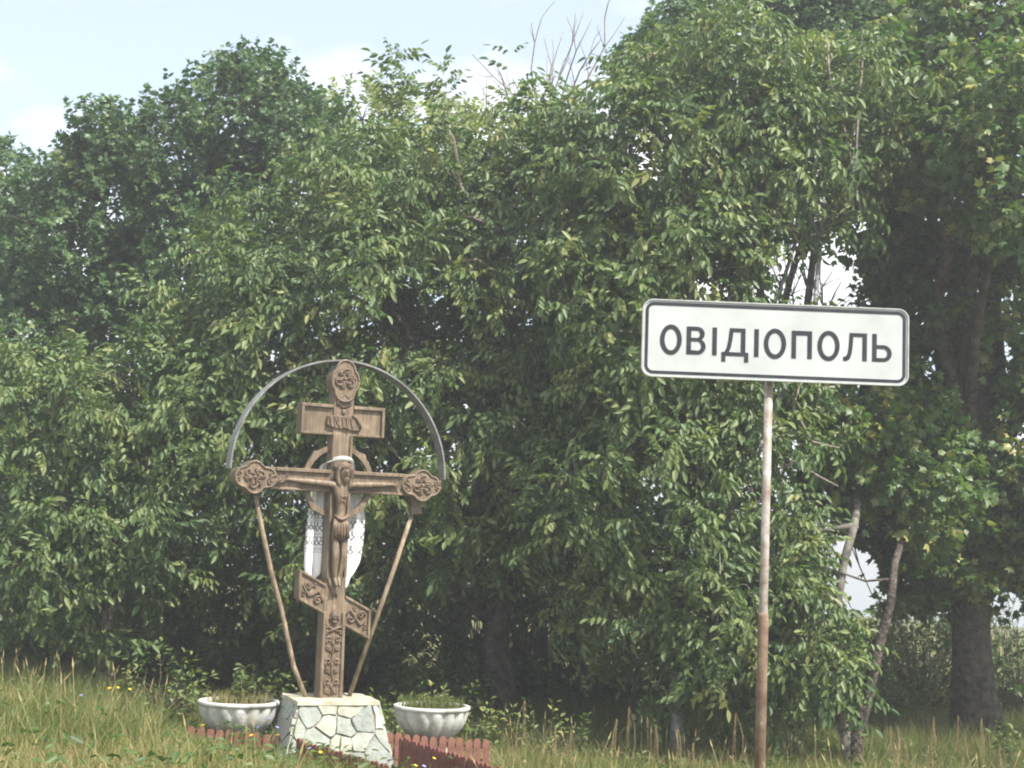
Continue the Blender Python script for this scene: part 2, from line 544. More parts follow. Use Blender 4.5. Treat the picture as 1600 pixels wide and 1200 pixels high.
def compound(pairs, L, W, rng, rach=0.30):
    """walnut leaf: paired drooping leaflets and an end leaflet along an arching rachis; size about 0.4 m"""
    Vs, Fs = [], []
    nb = 0

    def put(o, ang, down, L, W, roll):
        nonlocal nb
        v, f = leaflet(L, W, droop=rng.uniform(.1, .35), fold=rng.uniform(.1, .5))
        a, d = ang, down
        yx = np.array([math.sin(a) * math.cos(d), math.cos(a) * math.cos(d), -math.sin(d)])
        zx = nrm(np.array([math.sin(a) * math.sin(d) + roll * math.cos(a), math.cos(a) * math.sin(d) - roll * math.sin(a), math.cos(d)]))
        xx = np.cross(yx, zx)
        zx = np.cross(xx, yx)
        Vs.append(o + v @ np.stack([xx, yx, zx]))
        Fs.append(f + nb)
        nb += 6
    # rachis, a thin folded strip
    K = pairs + 1
    cen = []
    for k in range(K + 1):
        t = k / K
        cen.append(np.array([0, rach * t, -0.45 * rach * t * t]))
    for k in range(1, K):
        t = k / K
        sc = 0.75 + 0.5 * t
        for s in (-1, 1):
            put(cen[k], s * (R(68) + rng.uniform(-.2, .2)) * (1 - .25 * t), R(48) + rng.uniform(-.4, .4), L * sc * rng.uniform(.85, 1.1), W * sc, rng.uniform(-.5, .5))
    put(cen[K], rng.uniform(-.2, .2), R(50) + rng.uniform(-.3, .3), L * 1.35, W * 1.3, rng.uniform(-.3, .3))
    rw = 0.006
    v = np.array([cen[0] + [rw, 0, 0], cen[0] - [rw, 0, 0], cen[-1] - [rw * .5, 0, 0], cen[-1] + [rw * .5, 0, 0]])
    Vs.append(v)
    Fs.append(np.array([[0, 3, 2, 1]]) + nb)
    return np.concatenate(Vs), np.concatenate(Fs)


def lobed(rng, L=0.12):
    """five-lobed maple leaf fanned from the middle"""
    an = [90, 62, 40, 12, -28, -90, 208, 168, 140, 118]
    rr = [1.0, .48, .95, .42, .62, .22, .62, .42, .95, .48]
    pts = [np.array([0, 0.42 * L, 0.04 * L])]
    for a, r in zip(an, rr):
        r *= rng.uniform(.85, 1.1)
        pts.append(np.array([math.cos(R(a)) * r * L * .62, .42 * L + math.sin(R(a)) * r * L * .60, -0.22 * L * r * r * rng.uniform(.5, 1.5)]))
    f = [[0, 1 + i, 1 + (i + 1) % 10] for i in range(10)]
    return np.array(pts), np.array(f)


def lobed_low(rng, L=0.12):
    an = [90, 55, 28, -50, 230, 152, 125]
    rr = [1.0, .55, .95, .6, .6, .95, .55]
    pts = []
    for a, r in zip(an, rr):
        r *= rng.uniform(.85, 1.1)
        pts.append(np.array([math.cos(R(a)) * r * L * .62, .42 * L + math.sin(R(a)) * r * L * .60, -0.25 * L * r * r * rng.uniform(.2, 1.6)]))
    return np.array(pts), np.array([[0, 6, 1], [1, 3, 2], [5, 4, 6], [1, 4, 3], [1, 6, 4]])


def oval(rng, L=0.09, W=0.026):
    v, f = leaflet(L, W, droop=rng.uniform(.05, .4), fold=rng.uniform(0, .6))
    return v, f


trng = np.random.default_rng(3)
TPL = {
    'walnut': [compound(3, .112, .029, trng) for _ in range(6)],
    'maple': [lobed_low(trng) for _ in range(5)],
    'oval': [oval(trng) for _ in range(5)],
}


def clean_tri(f):
    return f


def leaves_mesh(name, kind, O, A, N, sc, tint, rng):
    tp = TPL[kind]
    which = rng.integers(0, len(tp), len(O))
    Vs, F3, F4, T = [], [], [], []
    base = 0
    side = nrm(np.cross(A, N))
    N = np.cross(side, A)
    for k, (v, f) in enumerate(tp):
        ix = np.where(which == k)[0]
        if not len(ix): continue
        W = O[ix, None, :] + sc[ix, None, None] * (v[None, :, 0, None] * side[ix, None, :] + v[None, :, 1, None] * A[ix, None, :] + v[None, :, 2, None] * N[ix, None, :])
        Vs.append(W.reshape(-1, 3))
        off = base + np.arange(len(ix))[:, None, None] * len(v)
        FF = (f[None] + off).reshape(-1, f.shape[1])
        (F3 if f.shape[1] == 3 else F4).append(FF)
        tt = np.repeat(tint[ix], len(v))
        T.append(tt)
        base += len(ix) * len(v)
    fs = []
    if F3: fs.append(np.concatenate(F3))
    if F4: fs.append(np.concatenate(F4))
    return mesh_np(name, np.concatenate(Vs), fs, np.concatenate(T))


def spray_points(ells, n, rng, shell=0.62):
    """spray centres in the outer part of a union of ellipsoids; returns centres and outward directions"""
    C = np.array([e[0] for e in ells]); Rr = np.array([e[1] for e in ells])
    wgt = (Rr[:, 0] * Rr[:, 2] + Rr[:, 1] * Rr[:, 2] + Rr[:, 0] * Rr[:, 1])
    wgt = wgt / wgt.sum()
    P, D = [], []
    got = 0
    while got < n:
        k = rng.choice(len(ells), n, p=wgt)
        d = nrm(rng.normal(size=(n, 3)))
        r = shell + (1 - shell) * rng.random(n) ** 0.6
        # lumpy surface
        ph = rng.random(3)
        lump = 1 + 0.10 * np.sin(5 * d[:, 0] + 6 * ph[0] + k) * np.sin(5 * d[:, 2] + k * 2.1) + 0.08 * np.sin(9 * d[:, 1] + 7 * d[:, 2] + k)
        p = C[k] + Rr[k] * d * (r * lump)[:, None]
        # drop those deep in a neighbour
        q = ((p[:, None, :] - C[None]) / Rr[None])
        ins = (np.sqrt((q ** 2).sum(-1)) < 0.55).any(1)
        keep = ~ins | (rng.random(n) < 0.18)
        keep &= (d[:, 1] < 0.35) | (rng.random(n) < 0.45)
        P.append(p[keep]); D.append(nrm(d / Rr[k])[keep])
        got += keep.sum()
    return np.concatenate(P)[:n], np.concatenate(D)[:n]


GAPS = [(1243, 425, 50, 45, .97), (1335, 905, 48, 55, .9), (1300, 380, 34, 22, .7), (1215, 410, 20, 34, .8), (1525, 610, 34, 40, .7),
        (1460, 575, 28, 26, .75), (1570, 560, 26, 38, .6), (1575, 955, 30, 40, .8), (1340, 610, 22, 40, .65), (1350, 345, 18, 12, .8),
        (1300, 880, 20, 32, .7), (1500, 700, 26, 20, .5)]


def gap_keep(P, rng):
    x, y = proj(P)
    keep = np.ones(len(P), bool)
    for cx, cy, rx, ry, pr in GAPS:
        d = ((x - cx) / rx) ** 2 + ((y - cy) / ry) ** 2
        keep &= ~((d < 1) & (rng.random(len(P)) < pr))
    return keep


def grow_leaves(P, D, kind, nl, slen, rng, up=0.35, droop=0.35, face=0.9, scale=(0.8, 1.15)):
    n = len(P)
    T = nrm(D * 0.75 + np.array([0, 0, up]) + rng.normal(scale=.35, size=(n, 3)))
    cnt = rng.integers(int(nl * .6), int(nl * 1.4) + 1, n)
    idx = np.repeat(np.arange(n), cnt)
    m_ = len(idx)
    t = rng.random(m_) ** 0.8
    t_, d_ = T[idx], D[idx]
    L = (slen * rng.uniform(.7, 1.3, n))[idx]
    a = rng.uniform(0, 2 * np.pi, m_)
    e1 = nrm(np.cross(t_, np.array([0.3, 0.1, 1.0])))
    e2 = np.cross(t_, e1)
    per = e1 * np.cos(a)[:, None] + e2 * np.sin(a)[:, None]
    O = P[idx] + t_ * (L * (t - .35))[:, None] + per * (0.05 * rng.random(m_))[:, None]
    A = nrm(t_ * (0.25 + .5 * t)[:, None] + per * 0.95 + np.array([0, 0, -droop]) + d_ * .3)
    N = nrm(np.array([0, 0, face]) + d_ * .45 + rng.normal(scale=.33, size=(m_, 3)))
    N = nrm(N - A * (N * A).sum(-1, keepdims=True))
    sc = rng.uniform(*scale, m_)
    clump = rng.normal(scale=.2, size=n)[idx]
    tint = np.clip(.45 + clump + rng.normal(scale=.16, size=m_), 0, 0.97)
    tint[rng.random(m_) < .012] = 1.0
    return O, A, N, sc, tint, T


def twig_mesh(Pa, Pb, r0, r1, rng, sag=.12):
    """three-sided tapered twigs from Pa to Pb with one bend"""
    n = len(Pa)
    d = Pb - Pa
    L = np.linalg.norm(d, axis=1, keepdims=True)
    mid = Pa + d * .55 + rng.normal(scale=.07, size=(n, 3)) * L + np.array([0, 0, sag]) * L * .5
    t = nrm(d)
    e1 = nrm(np.cross(t, np.array([.2, .9, .3])))
    e2 = np.cross(t, e1)
    V = []
    for P, r in ((Pa, r0), (mid, (r0 + r1) / 2), (Pb, r1)):
        for k in range(3):
            a = 2 * math.pi * k / 3
            V.append(P + (e1 * math.cos(a) + e2 * math.sin(a)) * (r if np.isscalar(r) else r[:, None]))
    V = np.stack(V, 1)                      # n,9,3
    f = np.array([[3 * s + k, 3 * s + (k + 1) % 3, 3 * s + 3 + (k + 1) % 3, 3 * s + 3 + k] for s in range(2) for k in range(3)])
    Fq = (f[None] + np.arange(n)[:, None, None] * 9).reshape(-1, 4)
    return mesh_np('twigs', V.reshape(-1, 3), [Fq])


def curve_pts(a, b, n, bow, rng):
    a, b = np.array(a, float), np.array(b, float)
    L = np.linalg.norm(b - a)
    j = rng.normal(scale=.05 * L, size=3)
    pts = []
    for i in range(n + 1):
        t = i / n
        p = a + (b - a) * t + np.array([0, 0, bow * L]) * math.sin(math.pi * t) + j * math.sin(math.pi * t) + rng.normal(scale=.012 * L, size=3) * (0 < i < n)
        pts.append(p)
    return pts


LEAF_PARTS = {}


def leaf_part_meshes(kind, mat):
    key = (kind, mat.name)
    if key not in LEAF_PARTS:
        LEAF_PARTS[key] = []
        for k, (v, f) in enumerate(TPL[kind]):
            for tn in (.3, .5, .75):
                me = mesh_np('leaf', v, [f], np.full(len(v), tn))
                me.materials.append(mat)
                LEAF_PARTS[key].append(me)
    return LEAF_PARTS[key]


def tree(name, label, base, ells_px, D, mat, kind='walnut', nspray=600, nl=9, slen=.55, trunk_h=2.5, trunk_r=.2, bark='bark', cat='tree',
         group=None, seed=1, shell=.62, rd=1.8, nparts=0, lean=(0, 0), scale=(.62, 1.22), up=.35, droop=.35, face=.9, trunk_path=None, shift=0.0, twig_share=.6, extra_sprays=None):
    rng = np.random.default_rng(seed)
    ells = []
    for e in ells_px:
        cx, cy, rx, ry = e[:4]
        d = D + (e[4] if len(e) > 4 else 0)
        r3 = e[5] if len(e) > 5 else rd
        ells.append((pix(cx, cy, d), np.array([rx * d / F, r3, ry * d / F])))
    base = np.array(base, float)
    root = empty(name, base, label, cat, group)
    # trunk
    top = base + np.array([lean[0], lean[1], trunk_h])
    mb = MB()
    if trunk_path is None:
        tp = curve_pts(base - [0, 0, .25], top, 6, 0, rng)
    else:
        tp = [np.array(q, float) for q in trunk_path]
        top = tp[-1]
    n = len(tp)
    rads = [trunk_r * (1.55 if i == 0 else 1.12 if i == 1 else 1.0 - .3 * i / n) for i in range(n)]
    mb.tube([q - base for q in tp], rads, 10)
    mb.build('trunk', M[bark], root, smooth=True)
    # limbs
    limb_pts = [top]
    for c, r in ells:
        st = tp[min(n - 1, max(2, int(n * rng.uniform(.6, 1.0))))]
        lp = curve_pts(st, c + np.array([0, 0, .3 * r[2]]), 6, .06, rng)
        mbl = MB()
        r0 = trunk_r * .48
        mbl.tube([q - base for q in lp], [r0 * (1 - .8 * i / 6) + .008 for i in range(7)], 6)
        mbl.build('limb', M[bark], root, smooth=True)
        limb_pts += lp[2:]
    LP = np.array(limb_pts)
    P, Dr = spray_points(ells, nspray, rng, shell)
    if extra_sprays is not None:
        ex = []
        for (x, y, d) in extra_sprays:
            ex.append(pix(x, y, d))
        ex = np.array(ex)
        P = np.concatenate([P, ex]); Dr = np.concatenate([Dr, np.tile(nrm(np.array([[.0, -.3, 1.0]])), (len(ex), 1))])
    P[:, 2] = np.maximum(P[:, 2], ground_z(P[:, 0], P[:, 1]) + .25)
    keep = gap_keep(P, rng)
    P, Dr = P[keep], Dr[keep]
    x, y = proj(P)
    inn = (x > -450) & (x < 2150) & (y > -500) & (y < 1400)
    P, Dr = P[inn], Dr[inn]
    O, A, N, sc, tint, T = grow_leaves(P, Dr, kind, nl, slen, rng, up, droop, face, scale)
    tint = np.clip(tint + shift, 0, 1)
    k = gap_keep(O, rng)
    O, A, N, sc, tint = O[k], A[k], N[k], sc[k], tint[k]
    # twigs
    sel = rng.random(len(P)) < twig_share
    Ps = P[sel]
    if len(Ps):
        dd = ((Ps[:, None] - LP[None]) ** 2).sum(-1)
        near = LP[dd.argmin(1)]
        tw = link('twigs', twig_mesh(near - base, Ps + T[sel] * .1 - base, .016, .005, rng), M[bark], root)
        tag(tw, kind='stuff')
    # leaves that show largest become parts, the rest one mass
    part = np.zeros(len(O), bool)
    if nparts:
        x, y = proj(O)
        inf = np.where((x > 10) & (x < 1590) & (y > 5) & (y < 1190))[0]
        score = O[inf, 1] - 0.6 * sc[inf] + rng.normal(scale=.25, size=len(inf))
        part[inf[np.argsort(score)[:nparts]]] = True
    me = leaves_mesh('foliage', kind, O[~part] - base, A[~part], N[~part], sc[~part], tint[~part], rng)
    fo = link('crown', me, mat, root)
    tag(fo, kind='stuff')
    if nparts:
        ms = leaf_part_meshes(kind, mat)
        sd = nrm(np.cross(A, N))
        for i in np.where(part)[0]:
            o = bpy.data.objects.new('leaf', ms[int(rng.integers(len(ms)))])
            COL.objects.link(o)
            o.parent = root
            s = sc[i]
            o.matrix_local = Matrix(((sd[i][0] * s, A[i][0] * s, N[i][0] * s, O[i][0] - base[0]), (sd[i][1] * s, A[i][1] * s, N[i][1] * s, O[i][1] - base[1]),
                                     (sd[i][2] * s, A[i][2] * s, N[i][2] * s, O[i][2] - base[2]), (0, 0, 0, 1)))
    return root


# ------------------------------------------------------------------ trees
W1 = tree('walnut_tree', 'broad walnut tree with drooping pale leaves behind the carved cross', gpt(788, 23.6),
     [(660, 385, 150, 130), (500, 430, 170, 150), (810, 375, 150, 130), (620, 520, 230, 190, -.8), (400, 560, 150, 170), (880, 520, 160, 200), (700, 700, 230, 160, -.6),
      (420, 720, 150, 140), (670, 270, 45, 40), (830, 250, 55, 45), (560, 315, 90, 75), (930, 360, 100, 130), (540, 850, 150, 110, .3), (860, 720, 130, 140, .2)],
     23.6, M['walnut'], nspray=1270, nl=11, slen=.8, trunk_h=2.6, trunk_r=.24, seed=5, nparts=300, rd=1.9, bark='bark_dark', droop=.12, up=.25,
     extra_sprays=[(612, 124, 23.4), (600, 134, 23.4), (640, 140, 23.4), (690, 152, 23.3), (705, 172, 23.3), (800, 132, 23.2), (815, 152, 23.2), (825, 172, 23.2), (785, 177, 23.3), (625, 177, 23.4), (612, 150, 23.4), (700, 185, 23.3), (812, 180, 23.2), (640, 170, 23.4), (830, 190, 23.2)])
W2 = tree('walnut_tree', 'walnut tree with limewashed grey trunk left of the town sign post', gpt(1074, 21.6),
     [(1090, 240, 160, 170), (1180, 290, 120, 130), (1290, 260, 90, 140, .4), (1330, 180, 80, 100, .6), (940, 420, 80, 120, .3), (980, 300, 130, 150), (1060, 500, 190, 180, -.4), (1040, 760, 160, 170, -.5), (1115, 930, 105, 110, -.5), (1150, 720, 110, 150), (920, 800, 90, 110),
      (975, 935, 95, 75, .2), (1050, 1045, 60, 40, 0, .8), (1160, 1040, 60, 80, 0, .9), (1150, 130, 110, 90), (1010, 610, 130, 130)],
     21.8, M['walnut'], nspray=1240, nl=11, slen=.8, trunk_h=2.2, trunk_r=.10, seed=8, nparts=300, rd=1.7, bark='limewash', shift=-.02, droop=.12, up=.25)
tree('walnut_tree', 'young walnut tree with large bright leaves at the left edge of the grass', gpt(150, 22.5),
     [(120, 760, 120, 90), (210, 640, 120, 100), (60, 640, 110, 90), (80, 880, 110, 80), (240, 800, 110, 110), (330, 680, 100, 120), (160, 930, 130, 60)],
     22.6, M['walnut'], nspray=330, nl=12, slen=.75, trunk_h=1.8, trunk_r=.12, seed=13, nparts=200, rd=1.2, bark='bark', shift=-.1, droop=.12, up=.25)
tree('maple_tree', 'tall dark green maple tree with a domed top at the left', gpt(230, 29),
     [(375, 195, 100, 80), (280, 265, 115, 90), (200, 330, 120, 100), (110, 395, 130, 140), (80, 560, 150, 180), (320, 420, 150, 180), (470, 225, 75, 70), (210, 560, 190, 180, .5), (180, 235, 50, 40), (420, 140, 40, 30),
      (120, 780, 180, 150, .8)],
     29, M['maple'], kind='maple', nspray=4600, nl=20, slen=.55, trunk_h=3.0, trunk_r=.3, bark='bark_dark', seed=21, rd=2.2, twig_share=.12, shell=.5, scale=(.7, 1.2), droop=.3, face=.5)
tree('maple_tree', 'grey green tree cut off by the left edge of the picture', gpt(-90, 33),
     [(-40, 400, 110, 150), (-60, 620, 140, 200), (10, 300, 50, 60)],
     33, M['maple'], kind='maple', nspray=1300, nl=15, slen=.6, trunk_h=3.0, trunk_r=.25, bark='bark_dark', seed=22, rd=2.2, twig_share=.2, scale=(.9, 1.4), droop=.2)
tree('linden_tree', 'pale yellow flowering tree top showing behind the walnut tree', gpt(600, 37),
     [(565, 205, 75, 65), (680, 225, 110, 55), (780, 235, 80, 60), (620, 330, 150, 120)],
     37, M['pale'], kind='oval', nspray=500, nl=26, slen=.6, trunk_h=5, trunk_r=.25, bark='bark', seed=23, rd=2.0, twig_share=.2, scale=(1.2, 2.0))
tree('maple_tree', 'dense shaded maple tree standing behind the walnut tree and cross', gpt(690, 31),
     [(620, 480, 250, 200), (860, 460, 220, 200), (500, 720, 220, 200), (780, 740, 240, 200), (1000, 650, 190, 220), (1080, 420, 150, 180)],
     31, M['maple'], kind='maple', nspray=1500, nl=13, slen=.6, trunk_h=3.0, trunk_r=.3, bark='bark_dark', seed=24, rd=2.2, twig_share=.1, shell=.45, scale=(1.3, 1.9), droop=.2)
tree('maple_tree', 'tall maple tree rising above the walnut tree over the town sign', gpt(1120, 27.5),
     [(1170, 50, 130, 90), (1310, 90, 130, 120), (1060, 90, 60, 50), (1230, 190, 140, 110), (1400, 220, 110, 130), (1320, -60, 160, 120), (1000, 120, 35, 30)],
     27.5, M['maple'], kind='maple', nspray=2300, nl=16, slen=.55, trunk_h=4.0, trunk_r=.2, bark='bark_dark', seed=25, rd=2.0, twig_share=.15, shell=.5, scale=(.85, 1.3), droop=.3, face=.5, shift=.05)
tree('maple_tree', 'big old maple tree with thick dark trunk at the right edge', gpt(1532, 25.5),
     [(1500, 130, 130, 130, -2.0), (1590, 20, 150, 120, -2), (1610, 260, 150, 150, -2.5), (1500, 330, 130, 110, -1.5), (1560, 480, 150, 130, -1), (1450, 480, 80, 110, -.5), (1570, 700, 150, 150, -.5), (1440, 730, 100, 150, 0),
      (1500, 850, 120, 90, 0), (1690, 560, 100, 130, -.5), (1700, 800, 120, 140, -1), (1430, 880, 60, 60, 0), (1400, 620, 80, 130, -.3), (1420, 780, 90, 110, 0), (1400, 330, 90, 110, -.5), (1590, 900, 90, 60, .4), (1560, 150, 80, 75, -4.6, 1.0), (1490, 235, 75, 55, -4.0, 1.0), (1590, 330, 80, 60, -4.4, 1.0), (1330, 720, 70, 80, -.3), (1340, 600, 75, 90, -.5), (1350, 690, 75, 95, -3.0, .9), (1440, 740, 75, 110, -2.6, .9), (1300, 610, 50, 50, -2.8, .8)],
     25.5, M['maple_yellow'], kind='maple', nspray=5200, nl=15, slen=.6, trunk_h=4.2, trunk_r=.33, bark='bark_dark', seed=26, rd=2.0, twig_share=.12, shell=.45, scale=(1.0, 1.5), droop=.25, up=.15, shift=.12, face=.42)
def dead_branches(root, lines, D, seed):
    rng = np.random.default_rng(seed)
    b = np.array(root.location)
    for ln in lines:
        k = len(ln)
        pts = []
        for i in range(k - 1):
            p, q = pix(*ln[i], D + rng.uniform(-.2, .2)), pix(*ln[i + 1], D + rng.uniform(-.2, .2))
            pts += [p, p * .6 + q * .4 + rng.normal(scale=.02, size=3)]
        pts.append(pix(*ln[-1], D + .2))
        mb = MB()
        n = len(pts)
        mb.tube([p - b for p in pts], [.004 + .017 * math.sin(math.pi * (i + .25) / (n + .25)) ** .7 for i in range(n)], 5)
        for j in range(3):
            a = pts[int(rng.integers(1, n))]
            d = nrm(pts[-1] - pts[0]) * .25 + rng.normal(scale=.13, size=3)
            mb.tube([a - b, a + d * .5 + rng.normal(scale=.015, size=3) - b, a + d - b], [.008, .006, .003], 4)
        mb.build('dead_branch', M['twig'], root)


dead_branches(W2, [[(1345, 330), (1322, 210), (1298, 130), (1294, 60)], [(1330, 320), (1342, 160), (1348, 90)], [(1190, 170), (1165, 155), (1120, 128)], [(1200, 300), (1186, 260), (1174, 205)],
                   [(1195, 440), (1182, 380), (1150, 325), (1130, 310)], [(1248, 380), (1235, 330), (1215, 290)], [(1070, 425), (1052, 395), (1040, 345)], [(1185, 800), (1165, 740), (1172, 660)], [(1140, 860), (1165, 800), (1200, 760)],
                   [(1125, 1040), (1120, 960), (1108, 900)], [(1010, 700), (1035, 680), (1040, 640)], [(1310, 760), (1240, 720), (1200, 735)], [(1320, 700), (1270, 690), (1240, 640), (1250, 600)]], 20.7, 61)
dead_branches(W1, [[(800, 480), (790, 430), (745, 405), (700, 410)], [(745, 330), (720, 290), (708, 215), (703, 190)], [(790, 360), (740, 340)], [(590, 495), (560, 480)], [(870, 720), (820, 740), (790, 745)]], 21.9, 62)

# young two-stemmed tree between the sign post and the old maple
b0 = gpt(1326, 21.3)
tr = tree('young_tree', 'young tree with two leaning stems right of the sign post', b0,
          [(1240, 960, 75, 80, 0, .9), (1270, 1060, 60, 50, 0, .8), (1220, 880, 60, 70, 0, .8)],
          21.3, M['walnut'], nspray=170, nl=7, trunk_r=.07, bark='bark_pale', seed=31, droop=.12, up=.25, shift=-.05,
          trunk_path=[b0 - [0, 0, .2], pix(1322, 1165, 21.3), pix(1311, 1080, 21.3), pix(1313, 1000, 21.3), pix(1309, 940, 21.3), pix(1318, 880, 21.3), pix(1335, 820, 21.4), pix(1345, 745, 23.4), pix(1352, 660, 24.6), pix(1350, 590, 25.0)])
mb = MB()
st2 = [b0 + [.06, 0, -.2], pix(1337, 1160, 21.3), pix(1358, 1075, 21.3), pix(1376, 1000, 21.35), pix(1392, 940, 21.4), pix(1398, 880, 21.5), pix(1420, 810, 23.2), pix(1432, 740, 24.4), pix(1430, 660, 25.2)]
mb.tube([q - b0 for q in st2], [.12, .10, .085, .075, .065, .055, .05, .04, .02], 8)
mb.tube([pix(1388, 905, 21.4) - b0, pix(1352, 908, 21.3) - b0, pix(1300, 890, 21.2) - b0, pix(1255, 872, 21.2) - b0], [.022, .016, .012, .006], 6)
mb.build('stem', M['bark_dark'], tr, smooth=True)


# bare twigs
def bare_tree(name, label, base, tips, D, seed, start, r0=.03, sub=5):
    rng = np.random.default_rng(seed)
    root = empty(name, base, label, 'tree')
    base = np.array(base)
    mb = MB()
    tpts = curve_pts(base - [0, 0, .2], pix(*start, D), 6, 0, rng)
    mb.tube([q - base for q in tpts], [.14 - .014 * i for i in range(7)], 8)
    mb.build('trunk', M['bark'], root, smooth=True)
    st = tpts[-1]
    tw = MB()
    for (x, y) in tips:
        e = pix(x, y, D + rng.uniform(-.8, .8))
        lp = curve_pts(st + rng.normal(scale=.12, size=3), e, 7, .03, rng)
        lm = MB()
        lm.tube([q - base for q in lp], [r0 * (1 - .85 * i / 7) + .004 for i in range(8)], 5)
        lm.build('branch', M['twig'], root, smooth=True)
        for k in range(sub):
            i = int(rng.integers(2, 7))
            a = lp[i]
            d = nrm(lp[-1] - lp[2]) * rng.uniform(.3, .9) + rng.normal(scale=.28, size=3)
            tp = curve_pts(a, a + d * rng.uniform(.5, 1.0), 4, .06, rng)
            tw.tube([q - base for q in tp], [.010, .008, .007, .006, .004], 4)
    tag(tw.build('twigs', M['twig'], root), kind='stuff')
    return root


bare_tree('bare_tree', 'bare dead tree top with thin upright twigs above the walnut trees', gpt(870, 30),
          [(738, 85), (775, 100), (830, 36), (850, 60), (880, 50), (912, 18), (925, 30), (950, 3), (890, 90), (940, 60), (865, 95), (760, 120)], 30, 41, (860, 330), .032, 6)
bare_tree('bare_tree', 'bare dead bush of tangled twigs in the gap above the town sign', gpt(1235, 24.5),
          [(1200, 405), (1225, 395), (1250, 385), (1275, 400), (1300, 425), (1315, 440), (1185, 440), (1262, 415), (1230, 425), (1330, 470), (1340, 640), (1180, 640), (1300, 880), (1345, 890), (1365, 935), (1330, 950), (1290, 940), (1330, 720), (1200, 770), (1370, 700)], 24.5, 42, (1245, 620), .028, 7)


# shrubs; on sunlit and shaded ones shift puts that light into the leaf colour
def shrub(px, D, hpx, wpx, label, seed, mat='shrub', n=120, nl=14, scale=(.8, 1.4), name='shrub', shift=0.0, group=None):
    rng = np.random.default_rng(seed)
    base = gpt(px, D)
    h, wd = hpx * D / F, wpx * D / F
    ells = [(base + [0, 0, h * .5], np.array([wd * .5, wd * .4, h * .5])), (base + [wd * .2, 0, h * .35], np.array([wd * .45, wd * .4, h * .38])), (base + [-wd * .25, 0, h * .4], np.array([wd * .4, wd * .4, h * .38]))]
    root = empty(name, base, label, 'shrub', group)
    P, Dr = spray_points(ells, n, rng, .4)
    P[:, 2] = np.maximum(P[:, 2], ground_z(P[:, 0], P[:, 1]) + .1)
    O, A, N, sc, tint, T = grow_leaves(P, Dr, 'oval', nl, .4, rng, .5, .2, .8, scale)
    k = gap_keep(O, rng)
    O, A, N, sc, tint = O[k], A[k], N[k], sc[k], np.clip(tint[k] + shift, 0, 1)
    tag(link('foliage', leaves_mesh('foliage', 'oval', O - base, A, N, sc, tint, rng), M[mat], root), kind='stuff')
    tag(link('stems', twig_mesh(np.tile([[0, 0, -.05]], (len(P), 1)) + rng.normal(scale=.06, size=P.shape) * [1, 1, 0], P - base, .012, .004, rng, .05), M['bark'], root), kind='stuff')
    return root


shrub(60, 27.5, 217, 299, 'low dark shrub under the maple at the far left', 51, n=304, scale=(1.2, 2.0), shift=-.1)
shrub(250, 25.5, 275, 229, 'shaded shrub with slim yellowish stems left of the cross', 52, n=323, scale=(1.2, 2.0), shift=-.05)
shrub(395, 24.5, 290, 218, 'leafy dark shrub directly behind the left concrete bowl', 53, n=323, scale=(1.2, 2.0))
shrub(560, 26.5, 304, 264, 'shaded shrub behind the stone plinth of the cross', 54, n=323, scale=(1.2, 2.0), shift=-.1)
shrub(680, 23.0, 100, 130, 'bright low shrub behind the right concrete bowl', 55, n=110, shift=.1)
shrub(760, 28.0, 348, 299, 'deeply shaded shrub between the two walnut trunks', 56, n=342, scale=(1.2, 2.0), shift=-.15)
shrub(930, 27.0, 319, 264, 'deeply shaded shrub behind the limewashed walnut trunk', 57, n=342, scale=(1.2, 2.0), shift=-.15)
shrub(1130, 26.5, 190, 200, 'green shrub behind the sign post', 58, n=160)
shrub(1250, 27.5, 190, 210, 'light green shrub seen between the sign post and young tree', 59, n=170, shift=.15)
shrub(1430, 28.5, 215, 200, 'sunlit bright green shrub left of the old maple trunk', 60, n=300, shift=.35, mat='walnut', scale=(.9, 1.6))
shrub(1590, 28.5, 270, 190, 'dark shrub behind the old maple trunk at right', 61, n=140)
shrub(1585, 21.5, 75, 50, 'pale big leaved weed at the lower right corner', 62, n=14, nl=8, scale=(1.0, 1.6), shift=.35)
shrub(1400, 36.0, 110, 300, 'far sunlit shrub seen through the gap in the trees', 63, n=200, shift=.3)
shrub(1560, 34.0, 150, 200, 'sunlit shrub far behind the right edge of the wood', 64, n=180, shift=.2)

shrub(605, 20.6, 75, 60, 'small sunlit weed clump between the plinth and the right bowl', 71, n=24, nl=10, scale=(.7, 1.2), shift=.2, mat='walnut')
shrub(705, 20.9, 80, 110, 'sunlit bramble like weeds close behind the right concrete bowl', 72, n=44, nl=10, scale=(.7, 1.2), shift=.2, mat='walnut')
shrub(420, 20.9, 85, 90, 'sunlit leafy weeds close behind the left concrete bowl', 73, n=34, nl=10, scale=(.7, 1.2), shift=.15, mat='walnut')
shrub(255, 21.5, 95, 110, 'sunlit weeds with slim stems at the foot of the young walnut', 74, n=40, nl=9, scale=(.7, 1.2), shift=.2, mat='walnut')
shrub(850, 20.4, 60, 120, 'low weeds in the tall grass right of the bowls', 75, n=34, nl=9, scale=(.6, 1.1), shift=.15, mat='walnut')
shrub(1345, 26.0, 150, 110, 'green shrub directly behind the two stemmed young tree', 76, n=120, nl=13, scale=(.9, 1.5), shift=.1)

